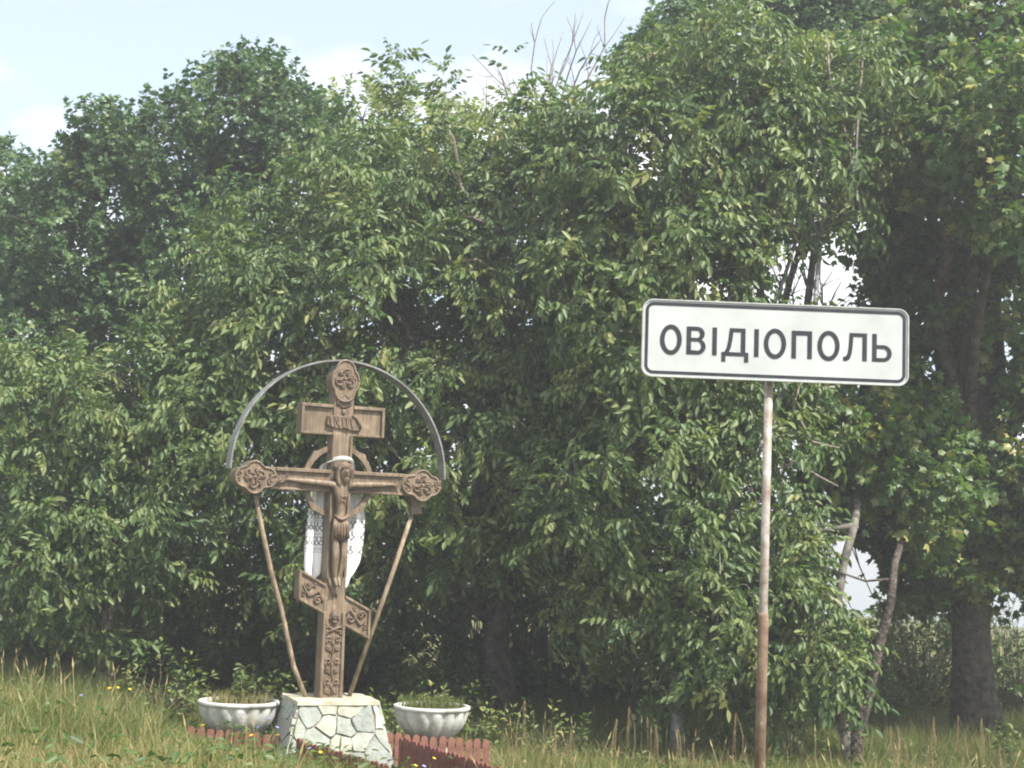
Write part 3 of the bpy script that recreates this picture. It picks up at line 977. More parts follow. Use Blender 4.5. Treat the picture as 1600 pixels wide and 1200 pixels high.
# ------------------------------------------------------------------ grass
def blades(name, XY, h, wdt, lean, tint, mat, rng):
    n = len(XY)
    z = ground_z(XY[:, 0], XY[:, 1])
    a = rng.uniform(0, 2 * np.pi, n)
    side = np.stack([np.cos(a), np.sin(a), np.zeros(n)], 1)
    b = rng.uniform(0, 2 * np.pi, n)
    bend = np.stack([np.cos(b), np.sin(b), np.zeros(n)], 1) * lean[:, None]
    O = np.stack([XY[:, 0], XY[:, 1], z - .02], 1)
    upv = np.array([0, 0, 1.0])
    W = side * wdt[:, None] * .5
    V = np.stack([O - W, O + W, O + upv * (h * .55)[:, None] + bend * .3 + W * .8, O + upv * (h * .55)[:, None] + bend * .3 - W * .8, O + upv * h[:, None] + bend], 1)
    k = np.arange(n)[:, None] * 5
    me = mesh_np(name, V.reshape(-1, 3), [k + np.array([[3, 2, 4]]), k + np.array([[0, 1, 2, 3]])], np.repeat(tint, 5))
    o = link(name, me, mat)
    return tag(o, kind='stuff')


def field(n, y0, y1, rng, m=1.6, pw=1.0):
    y = y0 + (y1 - y0) * rng.random(n * 2) ** pw
    wmax = .36 * y1 + m
    x = (rng.random(n * 2) * 2 - 1) * wmax
    k = np.abs(x) < .36 * y + m
    return np.stack([x[k], y[k]], 1)[:n]


def patch(XY, f, s):
    x, y = XY[:, 0] * f + s, XY[:, 1] * f - s
    return (np.sin(x * 1.1 + 1.3 * np.sin(y * .7)) + np.sin(y * 1.7 + 1.1 * np.sin(x * .9 + s)) + .6 * np.sin(2.9 * x - 2.3 * y)) / 2.6


def plot_clear(XY):
    """inside the plinth's footprint nothing grows"""
    d = np.hypot(XY[:, 0] - PL[0], XY[:, 1] - PL[1])
    return d > .85


PL = pix(516, 1100, 18.5)
rng = np.random.default_rng(77)
XY = field(133000, 8.5, 31, rng)
XY = XY[plot_clear(XY)]
pt = patch(XY, .9, .4)
shade = np.clip((XY[:, 1] - 20.0) / 4, 0, 1)
lowz = np.where((XY[:, 1] > 14) & (XY[:, 1] < 20.5) & (XY[:, 0] / XY[:, 1] > -.215) & (XY[:, 0] / XY[:, 1] < .0), .42, 1.0)
h = lowz * .88 * (.24 + .10 * pt + .10 * rng.random(len(XY))) * (1 + .5 * shade) * rng.uniform(.6, 1.3, len(XY))
tint = np.clip(.36 + .22 * patch(XY, .55, 2.0) + rng.normal(scale=.16, size=len(XY)) + .09 + .24 * np.clip((14.5 - XY[:, 1]) / 4, 0, 1) * np.clip((-1.2 - XY[:, 0]) / 2, 0, 1), 0, 1)
blades('grass', XY, np.clip(h, .1, .8), rng.uniform(.006, .012, len(XY)), rng.uniform(.05, .26, len(XY)), tint, M['grass'], rng)
XY = field(9000, 8.5, 27, rng)
XY = XY[plot_clear(XY)]
XY = XY[~((XY[:, 1] > 14) & (XY[:, 1] < 20.5) & (XY[:, 0] / XY[:, 1] > -.215) & (XY[:, 0] / XY[:, 1] < .0))]
XY = XY[patch(XY, .7, 5) > -.35]
blades('dry_grass', XY, rng.uniform(.2, .46, len(XY)), rng.uniform(.004, .009, len(XY)), rng.uniform(.05, .32, len(XY)), rng.random(len(XY)), M['straw'], rng)

# seed heads on thin stalks
XY = field(650, 9.5, 22, rng)
XY = XY[plot_clear(XY)]
XY = XY[~((XY[:, 1] > 13) & (XY[:, 0] / XY[:, 1] > -.215) & (XY[:, 0] / XY[:, 1] < .0))]
XY = XY[patch(XY, .7, 5) > -.2]
z = ground_z(XY[:, 0], XY[:, 1])
n = len(XY)
hh = rng.uniform(.3, .58, n)
tipv = np.stack([XY[:, 0] + rng.normal(scale=.13, size=n), XY[:, 1] + rng.normal(scale=.1, size=n), z + hh], 1)
basev = np.stack([XY[:, 0], XY[:, 1], z - .02], 1)
sa = rng.uniform(0, np.pi, n)
sw = np.stack([np.cos(sa), np.sin(sa), 0 * sa], 1)
d = nrm(tipv - basev)
V = np.stack([basev - sw * .002, basev + sw * .002, tipv + sw * .002, tipv - sw * .002,
              tipv + sw * .009 + d * .03, tipv + d * .12, tipv - sw * .009 + d * .03], 1)
k = np.arange(n)[:, None] * 7
me = mesh_np('seed_heads', V.reshape(-1, 3), [k + np.array([[2, 4, 5]]), k + np.array([[3, 5, 6]]), k + np.array([[2, 5, 3]]), k + np.array([[0, 1, 2, 3]])], np.repeat(rng.random(n), 7))
tag(link('seed_heads', me, M['straw']), kind='stuff')

# low broad leaves in the turf
XY = field(9000, 9, 24, rng)
XY = XY[plot_clear(XY)]
XY = XY[patch(XY, 1.1, 9) > .05]
n = len(XY)
O = np.stack([XY[:, 0], XY[:, 1], ground_z(XY[:, 0], XY[:, 1]) + rng.uniform(.05, .3, n)], 1)
A = nrm(rng.normal(size=(n, 3)) * [1, 1, .4] + [0, 0, .25])
N = nrm(rng.normal(scale=.4, size=(n, 3)) + [0, 0, 1])
me = leaves_mesh('ground_cover', 'oval', O, A, nrm(N - A * (N * A).sum(-1, keepdims=True)), rng.uniform(.6, 1.3, n), np.clip(rng.normal(.6, .2, n), 0, 1), rng)
tag(link('ground_cover', me, M['shrub']), kind='stuff')


# tall brown weed stalks, one object each
def stalk_mesh(hh, seed):
    r_ = np.random.default_rng(seed)
    mb = MB()
    pts = curve_pts((0, 0, -.05), (r_.normal(scale=.05), r_.normal(scale=.05), hh), 5, 0, r_)
    mb.tube(pts, [.006, .006, .005, .005, .004, .002], 4)
    for k in range(34):
        t = .45 + .55 * k / 34
        p = np.array(pts[0]) * (1 - t) + np.array(pts[-1]) * t
        a = k * 2.4
        q = p + np.array([math.cos(a), math.sin(a), .6]) * .022 * (1.25 - t)
        mb.ball(q, (.007, .007, .012), 4, 3)
    for k in range(5):
        t = .1 + .08 * k
        p = np.array([0, 0, hh * t])
        a = k * 2.2
        dv = np.array([math.cos(a), math.sin(a), .3]) * .12
        sv = np.array([-math.sin(a), math.cos(a), 0]) * .014
        mb.add([p, p + dv * .5 + sv, p + dv, p + dv * .5 - sv], [(0, 1, 2, 3)])
    me = mb.mesh('weed_stalk')
    me.materials.append(M['stalk'])
    return me


SM = [stalk_mesh(hh, i) for i, hh in enumerate((.5, .68, .85))]
lab1 = 'brown seed stalk standing in tall grass below the walnut trees'
lab2 = 'brown seed stalk in dry grass before the old maple at right'
for i in range(20):
    px = rng.uniform(820, 1150) if i < 11 else rng.uniform(1390, 1575)
    D = rng.uniform(17.5, 20.5)
    o = link('weed_stalk', SM[i % 3])
    o.location = gpt(px, D)
    o.rotation_euler = (0, 0, rng.uniform(0, 6))
    tag(o, lab1 if i < 11 else lab2, 'weed', 'seed stalks under the walnut trees' if i < 11 else 'seed stalks before the old maple')


def flower_mesh(mat, r, hh):
    mb = MB()
    mb.tube([(0, 0, -.03), (.01, 0, hh * .5), (0, .01, hh)], [.004, .003, .003], 4)
    for k in range(8):
        a = k * math.pi / 4
        c, s = math.cos(a), math.sin(a)
        mb.add([(0, 0, hh), (r * .6 * c - .3 * r * s, r * .6 * s + .3 * r * c, hh + .01), (r * c, r * s, hh), (r * .6 * c + .3 * r * s, r * .6 * s - .3 * r * c, hh + .01)], [(0, 1, 2, 3)])
    mb.ball((0, 0, hh + .008), (r * .3, r * .3, r * .2), 6, 4)
    me = mb.mesh('flower')
    me.materials.append(mat)
    me.materials.append(M['stem'])
    for p in me.polygons:
        if p.center.z < hh - .02 or (p.index < 10):
            p.material_index = 1
    return me


FM = flower_mesh(M['yellow'], .024, .42)
for (x, y, D) in [(437, 1158, 15.5), (415, 1173, 15), (502, 1182, 14.6), (175, 1102, 19), (182, 1094, 19.2), (190, 1100, 19), (186, 1108, 18.8), (460, 1140, 16.6), (655, 1180, 15), (624, 1197, 14), (250, 1050, 22), (258, 1075, 22), (330, 1182, 14)]:
    p = pix(x, y, D)
    o = link('yellow_flower', FM)
    o.location = (p[0], p[1], p[2] - .42)
    o.location.z = max(o.location.z, float(ground_z(p[0], p[1])) - .05)
    o.rotation_euler = (.35, 0, rng.uniform(0, 6))
    tag(o, 'small yellow wildflower in the grass around the cross', 'flower', 'yellow wildflowers in the grass')
FM = flower_mesh(M['blue'], .024, .40)
for (x, y, D) in [(413, 1138, 16.8), (505, 1167, 15.4), (397, 1158, 15.8), (144, 1150, 16), (440, 1120, 17.4), (640, 1192, 14.4)]:
    p = pix(x, y, D)
    o = link('blue_flower', FM)
    o.location = (p[0], p[1], max(p[2] - .40, float(ground_z(p[0], p[1])) - .05))
    o.rotation_euler = (.35, 0, rng.uniform(0, 6))
    tag(o, 'small blue wildflower in the grass around the plinth and left bowl', 'flower', 'blue wildflowers in the grass')

# ------------------------------------------------------------------ wayside cross
TH = R(25)
cb = pix(512, 1089, 18.5)                                # foot of the cross on the plinth top
K = 18.5 / F                                             # metres per pixel at the cross
CR = empty('wayside_cross', cb, 'tall brown carved wooden crucifix under a metal arch on a stone plinth', 'cross', rz=TH)
pb = lambda n, mb, mat='wood', bev=.006, smooth=False, parent=None: mb.build(n, M[mat], parent or CR, smooth, bev)


def rect(x0, x1, z0, z1):
    return [(x0, z0), (x1, z0), (x1, z1), (x0, z1)]


# post, in two widths, with raised edge strips
mb = MB()
mb.prism([(-.145, -.05), (.145, -.05), (.135, 1.14), (.125, 1.2), (.125, 3.62), (-.125, 3.62), (-.125, 1.2), (-.135, 1.14)], -.10, .10)
pb('post', mb)
for s in (-1, 1):
    mb = MB(); q = [(s * .145, .0), (s * .105, .0), (s * .098, 1.0), (s * .135, 1.0)]
    mb.prism(q if s < 0 else q[::-1], -.125, -.099); pb('edge_strip', mb)
    mb = MB(); q = [(s * .125, 1.42), (s * .09, 1.42), (s * .09, 2.42), (s * .125, 2.42)]
    mb.prism(q if s < 0 else q[::-1], -.128, -.099); pb('edge_strip', mb)
    mb = MB(); q = [(s * .125, 2.72), (s * .095, 2.72), (s * .095, 3.11), (s * .125, 3.11)]
    mb.prism(q if s < 0 else q[::-1], -.125, -.099); pb('edge_strip', mb)
    mb = MB(); q = [(s * .125, 1.417), (s * .02, 1.17), (s * .0, 1.22), (s * .088, 1.417)]
    mb.prism(q if s < 0 else q[::-1], -.128, -.099); pb('edge_strip', mb)
# main bar
zb = 2.55
mb = MB(); mb.prism(rect(-1.0, 1.0, zb - .13, zb + .13), -.088, .088); pb('main_bar', mb)
for a, c in ((-.80, -.128), (.128, .80)):
    mb = MB(); mb.prism(rect(a, c, zb + .088, zb + .132), -.125, -.087); pb('edge_strip', mb)
    mb = MB(); mb.prism(rect(a, c, zb - .132, zb - .10), -.108, -.087); pb('edge_strip', mb)


def medallion(cx, cz, circles, y0=-.115, y1=.095):
    n = 48
    poly = []
    for i in range(n):
        a = 2 * math.pi * i / n
        d = (math.cos(a), math.sin(a))
        best = .02
        for (ox, oz, r) in circles:
            b_ = d[0] * ox + d[1] * oz
            disc = b_ * b_ - (ox * ox + oz * oz - r * r)
            if disc >= 0:
                best = max(best, b_ + math.sqrt(disc))
        poly.append((cx + best * d[0], cz + best * d[1]))
    mb = MB(); mb.prism(poly, y0, y1)
    o = pb('medallion', mb, bev=.012)
    # raised border
    mb = MB()
    q = [(cx + (x - cx) * .93, y0 - .004, cz + (z - cz) * .93) for x, z in poly]
    mb.tube(q + [q[0]], .014, 5)
    mb.build('border', M['wood'], o, smooth=True)
    return o


def spiral(cx, cz, r, turns, a0, sgn, y, n=18):
    return [(cx + r * (1 - .85 * i / n) * math.cos(a0 + sgn * 2 * math.pi * turns * i / n), y, cz + r * (1 - .85 * i / n) * math.sin(a0 + sgn * 2 * math.pi * turns * i / n)) for i in range(n + 1)]


def rosette(cx, cz, r, y, flip=1):
    mb = MB()
    for k in range(6):
        a = k * math.pi / 3 + .3
        mb.tube(spiral(cx + .55 * r * math.cos(a), cz + .55 * r * math.sin(a), .36 * r, 1.2, a + 2, (-1) ** k * flip, y), [.018 - .0004 * i for i in range(19)], 5)
    mb.ball((cx, y, cz), (.2 * r, .02, .2 * r), 8, 6)
    for k in range(6):
        a = k * math.pi / 3
        mb.tube([(cx + .2 * r * math.cos(a), y, cz + .2 * r * math.sin(a)), (cx + .5 * r * math.cos(a + .25), y - .006, cz + .5 * r * math.sin(a + .25)), (cx + .92 * r * math.cos(a), y, cz + .92 * r * math.sin(a))], [.014, .018, .006], 5)
    return mb


for s in (-1, 1):
    cx = s * 1.055
    md = medallion(cx, zb, [(0, 0, .175), (s * .12, 0, .125), (-s * .16, 0, .12), (0, .085, .115), (0, -.085, .115)])
    rosette(cx, zb, .148, -.122, s).build('carving', M['carved'], md, smooth=True)
    for t in (-1, 1):
        mb = MB()
        mb.tube(spiral(cx - s * .20, zb + t * .045, .05, 1.1, R(90), t * s, -.120), .012, 5)
        mb.build('carving', M['carved'], md, smooth=True)
        mb = MB()
        mb.tube(spiral(cx + s * .19, zb + t * .035, .04, 1.1, R(-90), -t * s, -.120), .011, 5)
        mb.build('carving', M['carved'], md, smooth=True)
# top medallion
mt = medallion(0, 3.76, [(0, 0, .185), (0, .14, .125), (0, -.14, .13)], -.118, .098)
rosette(0, 3.78, .15, -.126).build('carving', M['carved'], mt, smooth=True)
mb = MB()
for t in (-1, 1):
    mb.tube([(t * .005, -.108, 3.43), (t * .09, -.115, 3.49), (t * .05, -.115, 3.56), (0, -.115, 3.60)], [.010, .013, .012, .01], 5)
    mb.tube(spiral(t * .05, 3.55, .04, 1.1, R(90), t, -.110), .01, 5)
mb.ball((0, -.108, 3.38), (.024, .015, .04), 8, 6)
mb.ball((0, -.112, 3.52), (.03, .018, .03), 8, 6)
mb.build('carving', M['carved'], CR, smooth=True)
# name board: frame, scroll, letters
mb = MB(); mb.prism(rect(-.50, .50, 3.125, 3.43), -.078, .078); nb = pb('name_board', mb)
for poly in (rect(-.525, -.128, 3.425, 3.465), rect(.128, .525, 3.425, 3.465), rect(-.525, -.49, 3.10, 3.4245), rect(.49, .525, 3.10, 3.4245)):
    mb = MB(); mb.prism(poly, -.118, .085); mb.build('rim', M['wood'], nb, False, .005)
for poly in (rect(-.4895, -.128, 3.10, 3.13), rect(.128, .4895, 3.10, 3.13)):
    mb = MB(); mb.prism(poly, -.098, .085); mb.build('rim', M['wood'], nb, False, .004)
mb = MB()
sc_path = [(-.20, 3.33), (-.21, 3.22), (-.12, 3.185), (.0, 3.178), (.12, 3.165), (.22, 3.165), (.23, 3.20), (.17, 3.29), (.10, 3.345), (-.04, 3.335)]
mb.prism(sc_path, -.128, -.076)
scr = mb.build('scroll', M['wood'], nb, False, .006)
mb = MB(); mb.tube([(.10, -.135, 3.35), (.16, -.14, 3.315), (.205, -.142, 3.25), (.215, -.14, 3.19)], [.012, .018, .02, .014], 6)
mb.build('curl', M['figure'], scr, smooth=True)
lets = [[[(-.178, 3.325), (-.15, 3.205)]],
        [[(-.125, 3.325), (-.108, 3.20)], [(-.125, 3.325), (-.055, 3.21)], [(-.07, 3.325), (-.052, 3.205)]],
        [[(-.02, 3.32), (-.005, 3.205), (.055, 3.195), (.065, 3.175)], [(.033, 3.315), (.05, 3.195)]],
        [[(.085, 3.31), (.115, 3.20)]]]
for L in lets:
    mb = MB()
    for st in L:
        mb.tube([(x, -.131, z) for x, z in st], .014, 5)
    mb.build('letter', M['carved'], scr)
# slanted foot bar with vertical ends
sl_ = math.tan(R(27))
zf = 1.09


def slant(x0, x1, a, c):
    return [(x0, zf + a - sl_ * x0), (x1, zf + a - sl_ * x1), (x1, zf + c - sl_ * x1), (x0, zf + c - sl_ * x0)]


mb = MB(); mb.prism(slant(-.455, .455, -.175, .175), -.092, .082); fb = pb('foot_bar', mb)
for s in (-1, 1):
    e0, e1 = sorted((s * .128, s * .455))
    for (a, c) in ((.145, .177), (-.177, -.145)):
        mb = MB(); mb.prism(slant(e0, e1, a, c), -.118, -.091); mb.build('rim', M['wood'], fb, False, .004)
    v0, v1 = sorted((s * .425, s * .457))
    mb = MB(); mb.prism(slant(v0, v1, -.1445, .1445), -.118, -.091); mb.build('rim', M['wood'], fb, False, .004)
    mb = MB()
    zz = lambda x: zf - sl_ * x
    mb.tube([(s * .15, -.098, zz(s * .15) - .05), (s * .2, -.102, zz(s * .2) + .05), (s * .27, -.102, zz(s * .27) - .02), (s * .33, -.102, zz(s * .33) - .07), (s * .40, -.098, zz(s * .4) + .02)], [.013, .019, .02, .017, .01], 5)
    mb.tube(spiral(s * .34, zz(s * .34) + .05, .05, 1.3, 0, s, -.100), .016, 5)
    mb.tube(spiral(s * .21, zz(s * .21) - .06, .05, 1.2, 1, -s, -.100), .016, 5)
    mb.tube(spiral(s * .385, zz(s * .385) - .07, .035, 1.2, 2, -s, -.098), .010, 5)
    mb.tube(spiral(s * .26, zz(s * .26) + .085, .03, 1.2, 2, s, -.098), .010, 5)
    mb.build('carving', M['carved'], fb, smooth=True)
# skull, bones and vine on the lower post
mb = MB()
mb.ball((0, -.108, .955), (.06, .04, .062), 12, 8)
mb.box((0, -.113, .885), (.062, .05, .035))
mb.ball((0, -.146, .925), (.008, .008, .014), 6, 4)
for s in (-1, 1):
    mb.tube(spiral(s * .026, .945, .019, 1, 0, 1, -.142), .007, 5)
    mb.ball((s * .05, -.112, .925), (.02, .02, .022), 6, 5)
sk = mb.build('skull', M['carved'], CR, smooth=True)
mb = MB()
for s in (-1, 1):
    mb.tube([(-.08, -.108 - .008 * (s > 0), .80 - s * .035), (.08, -.108 - .008 * (s > 0), .80 + s * .035)], .014, 6)
    for e_ in (-1, 1):
        for q in (-1, 1):
            mb.ball((e_ * .085, -.11, .80 + e_ * s * .037 + q * .013), (.018, .016, .015), 6, 5)
mb.build('crossbones', M['carved'], CR, smooth=True)
mb = MB()
for (z0, sgn) in ((.62, 1), (.36, -1), (.12, 1)):
    for s in (-1, 1):
        mb.tube(spiral(s * .052, z0 + .06, .044, 1.25, R(-60 if s > 0 else 240), s, -.105), .0155, 5)
        mb.tube(spiral(s * .05, z0 - .035, .036, 1.2, R(60 if s > 0 else 120), -s, -.105), .0145, 5)
        mb.tube([(s * .015, -.104, z0 - .1), (s * .065, -.11, z0 - .03), (s * .085, -.108, z0 + .1)], [.006, .013, .004], 5)
    mb.ball((0, -.108, z0 + .02), (.02, .016, .03), 8, 6)
mb.tube([(0, -.104, .03), (.015, -.108, .2), (-.012, -.108, .4), (.01, -.108, .6), (0, -.104, .73)], [.011, .012, .012, .012, .008], 5)
mb.build('carving', M['carved'], CR, smooth=True)
# ring quarters round the crossing
for (a0, a1) in ((18, 76), (104, 162), (198, 256), (284, 342)):
    n = 12
    o_, i_ = [], []
    for k in range(n + 1):
        a = R(a0 + (a1 - a0) * k / n)
        bump = .03 * max(0, 1 - abs(k - n / 2) / 1.5)
        o_.append((.445 * math.cos(a) + bump * math.cos(a), zb + (.445 + bump) * math.sin(a)))
        i_.append((.385 * math.cos(a), zb + .385 * math.sin(a)))
    mb = MB()
    for k in range(n):
        mb.add([(*q[:1], yy, q[1]) for yy in (-.03, .03) for q in (o_[k], o_[k + 1], i_[k + 1], i_[k])],
               [(3, 2, 1, 0), (4, 5, 6, 7), (0, 1, 5, 4), (2, 3, 7, 6)] + ([(3, 0, 4, 7)] if k == 0 else []) + ([(1, 2, 6, 5)] if k == n - 1 else []))
    mb.build('ring_segment', M['wood'], CR)
# metal arch band over the cross
n = 48
mb = MB()
vs, fs = [], []
for k in range(n + 1):
    a = math.pi * k / n
    for (r, y) in ((1.335, -.115), (1.355, -.115), (1.355, .09), (1.335, .09)):
        vs.append((r * math.cos(a), y, 2.64 + (r + .02) * math.sin(a)))
for k in range(n):
    for j in range(4):
        j2 = (j + 1) % 4
        fs.append((k * 4 + j, k * 4 + j2, k * 4 + 4 + j2, k * 4 + 4 + j))
fs += [(3, 2, 1, 0), (n * 4, n * 4 + 1, n * 4 + 2, n * 4 + 3)]
mb.add(vs, fs)
mb.build('arch', M['steel'], CR)
mb = MB(); mb.box((0, 0, 3.955), (.16, .17, .08)); mb.build('arch_bracket', M['steel'], CR)
# brace rods
mb = MB(); mb.tube([(-1.0, .05, 2.40), (-.93, .05, 2.1), (-.75, .05, 1.45), (-.60, .05, 1.0), (-.42, .05, .35), (-.22, .05, -.08)], [.026, .028, .03, .03, .03, .03], 8)
mb.build('brace', M['rod'], CR, smooth=True)
mb = MB(); mb.tube([(1.02, .05, 2.28), (.78, .05, 1.5), (.26, .05, -.08)], [.028, .03, .03], 8)
mb.build('brace', M['rod'], CR, smooth=True)
mb = MB(); mb.box((1.03, .04, 2.25), (.14, .10, .10), Matrix.Rotation(R(-8), 3, 'Y')); mb.box((1.03, .04, 2.345), (.09, .08, .10)); pb('brace_socket', mb, 'wood')

# carved figure: one skinned body
fv = []
fe = []
fr = []


def fvert(p, r, parent=None):
    fv.append(p); fr.append(r)
    if parent is not None:
        fe.append((parent, len(fv) - 1))
    return len(fv) - 1


yf = -.142
pel = fvert((0, yf, 2.03), (.076, .055))
wai = fvert((.005, yf - .005, 2.17), (.070, .052), pel)
che = fvert((.0, yf - .015, 2.36), (.092, .06), wai)
clav = fvert((.0, yf - .01, 2.475), (.076, .056), che)
nek = fvert((.008, yf - .025, 2.56), (.045, .045), clav)
hed = fvert((.02, yf - .055, 2.64), (.068, .075), nek)
hed2 = fvert((.022, yf - .05, 2.71), (.060, .068), hed)
for s in (-1, 1):
    sh = fvert((s * .125, yf - .005, 2.512), (.041, .041), clav)
    el = fvert((s * .40, yf + .005, 2.528), (.038, .038), sh)
    fa = fvert((s * .47, yf + .01, 2.531), (.037, .036), el)
    wr = fvert((s * .63, yf + .02, 2.542), (.023, .022), fa)
    pa = fvert((s * .685, yf + .02, 2.547), (.036, .018), wr)
    for k in range(4):
        a = (k - 1.5) * .22
        ln = (.055, .07, .066, .055)[k]
        f1 = fvert((s * (.715), yf + .01, 2.547 + .02 * (k - 1.5)), (.0095, .0095), pa)
        f2 = fvert((s * (.715 + ln * .5), yf - .005, 2.547 + .02 * (k - 1.5) + a * .02), (.0088, .0088), f1)
        fvert((s * (.715 + ln * .85), yf - .025, 2.547 + .021 * (k - 1.5) + a * .03), (.0078, .0078), f2)
    th1 = fvert((s * .675, yf - .01, 2.585), (.011, .011), pa)
    fvert((s * .70, yf - .03, 2.605), (.009, .009), th1)
    hp = fvert((s * .055, yf, 1.94), (.054, .05), pel)
    kn = fvert((s * .05 + .005, yf - .055, 1.68), (.046, .046), hp)
    cf = fvert((s * .042, yf - .02, 1.56), (.045, .045), kn)
    an = fvert((s * .024 - .005, yf + .0, 1.40), (.025, .025), cf)
    ft = fvert((s * .02 - .008, yf - .04, 1.345), (.027, .022), an)
    fvert((s * .018 - .01, yf - .075, 1.305), (.024, .014), ft)
me = bpy.data.meshes.new('figure_skeleton')
me.from_pydata(fv, fe, [])
tmp = bpy.data.objects.new('figure_skeleton', me)
COL.objects.link(tmp)
mod = tmp.modifiers.new('skin', 'SKIN')
mod.use_smooth_shade = True
for i, q in enumerate(me.skin_vertices[0].data):
    q.radius = fr[i]
    q.use_root = (i == 0)
sub = tmp.modifiers.new('sub', 'SUBSURF'); sub.levels = 2; sub.render_levels = 2
dg = bpy.context.evaluated_depsgraph_get()
dg.update()
fm = bpy.data.meshes.new_from_object(tmp.evaluated_get(dg))
bpy.data.objects.remove(tmp)
fm.materials.clear()
fig = link('carved_figure', fm, M['figure'], CR, smooth=True)
# face, hair, beard, halo, loincloth
mb = MB()
hx, hy, hz = .021, yf - .055, 2.665
mb.ball((hx, hy + .02, hz + .055), (.084, .085, .062), 12, 8)
for s in (-1, 1):
    mb.tube([(hx + s * .045, hy - .01, hz + .08), (hx + s * .08, hy, hz + .02), (hx + s * .085, hy + .01, hz - .06), (hx + s * .07, hy + .005, hz - .14), (hx + s * .055, hy - .02, hz - .19)], [.02, .03, .031, .027, .012], 7)
mb.build('hair', M['carved'], fig, smooth=True)
mb = MB()
mb.ball((hx, hy - .045, hz - .085), (.042, .032, .06), 10, 8)
mb.tube([(hx - .03, hy - .072, hz - .045), (hx, hy - .085, hz - .038), (hx + .03, hy - .072, hz - .045)], [.006, .010, .006], 6)
mb.build('beard', M['carved'], fig, smooth=True)
mb = MB()
mb.tube([(hx, hy - .068, hz + .025), (hx, hy - .094, hz - .015), (hx, hy - .082, hz - .025)], [.008, .013, .01], 6)
for s in (-1, 1):
    mb.tube([(hx + s * .012, hy - .07, hz + .018), (hx + s * .03, hy - .074, hz + .024), (hx + s * .048, hy - .055, hz + .012)], .007, 5)
    mb.ball((hx + s * .026, hy - .066, hz + .004), (.011, .007, .007), 6, 5)
mb.build('face', M['figure'], fig, smooth=True)
mb = MB()
for k in range(11):                                        # folds of the loincloth fan out from one hip
    t = k / 10
    x0, x1 = -.06 + .11 * t, -.09 + .182 * t
    mb.tube([(x0 * 1.25, yf - .048, 2.10 - .015 * math.sin(t * math.pi)), (x1 * 1.0, yf - .068 - .012 * (k % 2), 2.0), (x1 * .95, yf - .07 - .014 * (k % 2), 1.885 - .035 * math.sin(2.6 * t))], [.014, .020, .016], 6)
mb.tube([(-.085, yf - .04, 2.15), (-.045, yf - .066, 2.11), (.0, yf - .072, 2.095), (.05, yf - .066, 2.115), (.09, yf - .035, 2.16)], [.018, .021, .023, .021, .018], 7)
mb.build('loincloth', M['carved'], fig, smooth=True)
mb = MB()
mb.tube([(-.05, yf - .078, 2.385), (-.015, yf - .09, 2.37), (.02, yf - .09, 2.37), (.055, yf - .078, 2.385)], .009, 5)
mb.tube([(-.06, yf - .06, 2.27), (-.02, yf - .078, 2.31), (0, yf - .082, 2.32), (.02, yf - .078, 2.31), (.06, yf - .06, 2.27)], .008, 5)
mb.build('ribs', M['figure'], fig, smooth=True)

# embroidered towel hung over the crossing (its own thing)
tp = []                                                    # centre x, y, z, half width, width direction x-share, V(metres from hem)
LK = [(-.215, .11, 1.36, .10), (-.215, .11, 1.60, .115), (-.21, .115, 1.9, .115), (-.20, .12, 2.15, .105), (-.18, .13, 2.40, .085), (-.165, .12, 2.62, .06), (-.15, .05, 2.75, .05), (-.13, -.07, 2.79, .045),
      (-.09, -.165, 2.815, .026), (0, -.205, 2.83, .021), (.09, -.165, 2.815, .026), (.14, -.07, 2.79, .045), (.18, .05, 2.75, .05), (.22, .12, 2.62, .06), (.265, .13, 2.40, .085), (.285, .12, 2.15, .115), (.275, .115, 1.9, .125), (.25, .11, 1.60, .115), (.20, .11, 1.27, .07)]


def cr(P, t):
    n = len(P) - 1
    f = min(max(t * n, 0), n - 1e-6)
    i = int(f); u = f - i
    p0, p1, p2, p3 = [np.array(P[min(max(j, 0), n)], float) for j in (i - 1, i, i + 1, i + 2)]
    return .5 * ((2 * p1) + (-p0 + p2) * u + (2 * p0 - 5 * p1 + 4 * p2 - p3) * u * u + (-p0 + 3 * p1 - 3 * p2 + p3) * u ** 3)


NU, NV = 15, 110
vs, uvs, fs = [], [], []
clen, prev = 0, None
rows = [cr(LK, j / NV) for j in range(NV + 1)]
lens = [0]
for j in range(NV):
    lens.append(lens[-1] + np.linalg.norm(rows[j + 1][:3] - rows[j][:3]))
tot = lens[-1]
for j, rw_ in enumerate(rows):
    t = j / NV
    mid = math.exp(-((t - .5) / .13) ** 2)
    vv = min(lens[j], tot - lens[j])
    for i in range(NU):
        u = i / (NU - 1) * 2 - 1
        fold = .022 * math.sin(u * 5.5 + 1.2 + (3 if t > .5 else 0)) * (1 - mid) + .008 * math.sin(u * 13 + t * 20)
        notch = 0
        if j < 6 or j > NV - 6:
            notch = (.10 * abs(u) if t < .5 else .16 * max(0, u)) * (1 - min(j, NV - j) / 6)
        dx = u * rw_[3] * (1 - mid)
        dz = u * rw_[3] * mid
        vs.append((rw_[0] + dx, rw_[1] + fold + .4 * abs(dz), rw_[2] + dz + notch))
        uvs.append((u * .15 + .15, vv))
for j in range(NV):
    for i in range(NU - 1):
        a = j * NU + i
        fs.append((a, a + 1, a + NU + 1, a + NU))
me = bpy.data.meshes.new('embroidered_towel')
me.from_pydata(vs, [], fs)
uvl = me.uv_layers.new(name='UVMap')
for lp in me.loops:
    uvl.data[lp.index].uv = uvs[lp.vertex_index]
tw = link('embroidered_towel', me, M['towel'], smooth=True)
sm = tw.modifiers.new('thickness', 'SOLIDIFY'); sm.thickness = .004
tw.location = cb
tw.rotation_euler = (0, 0, TH)
tag(tw, 'white ritual towel with dark embroidery hung over the crossing of the crucifix', 'towel')

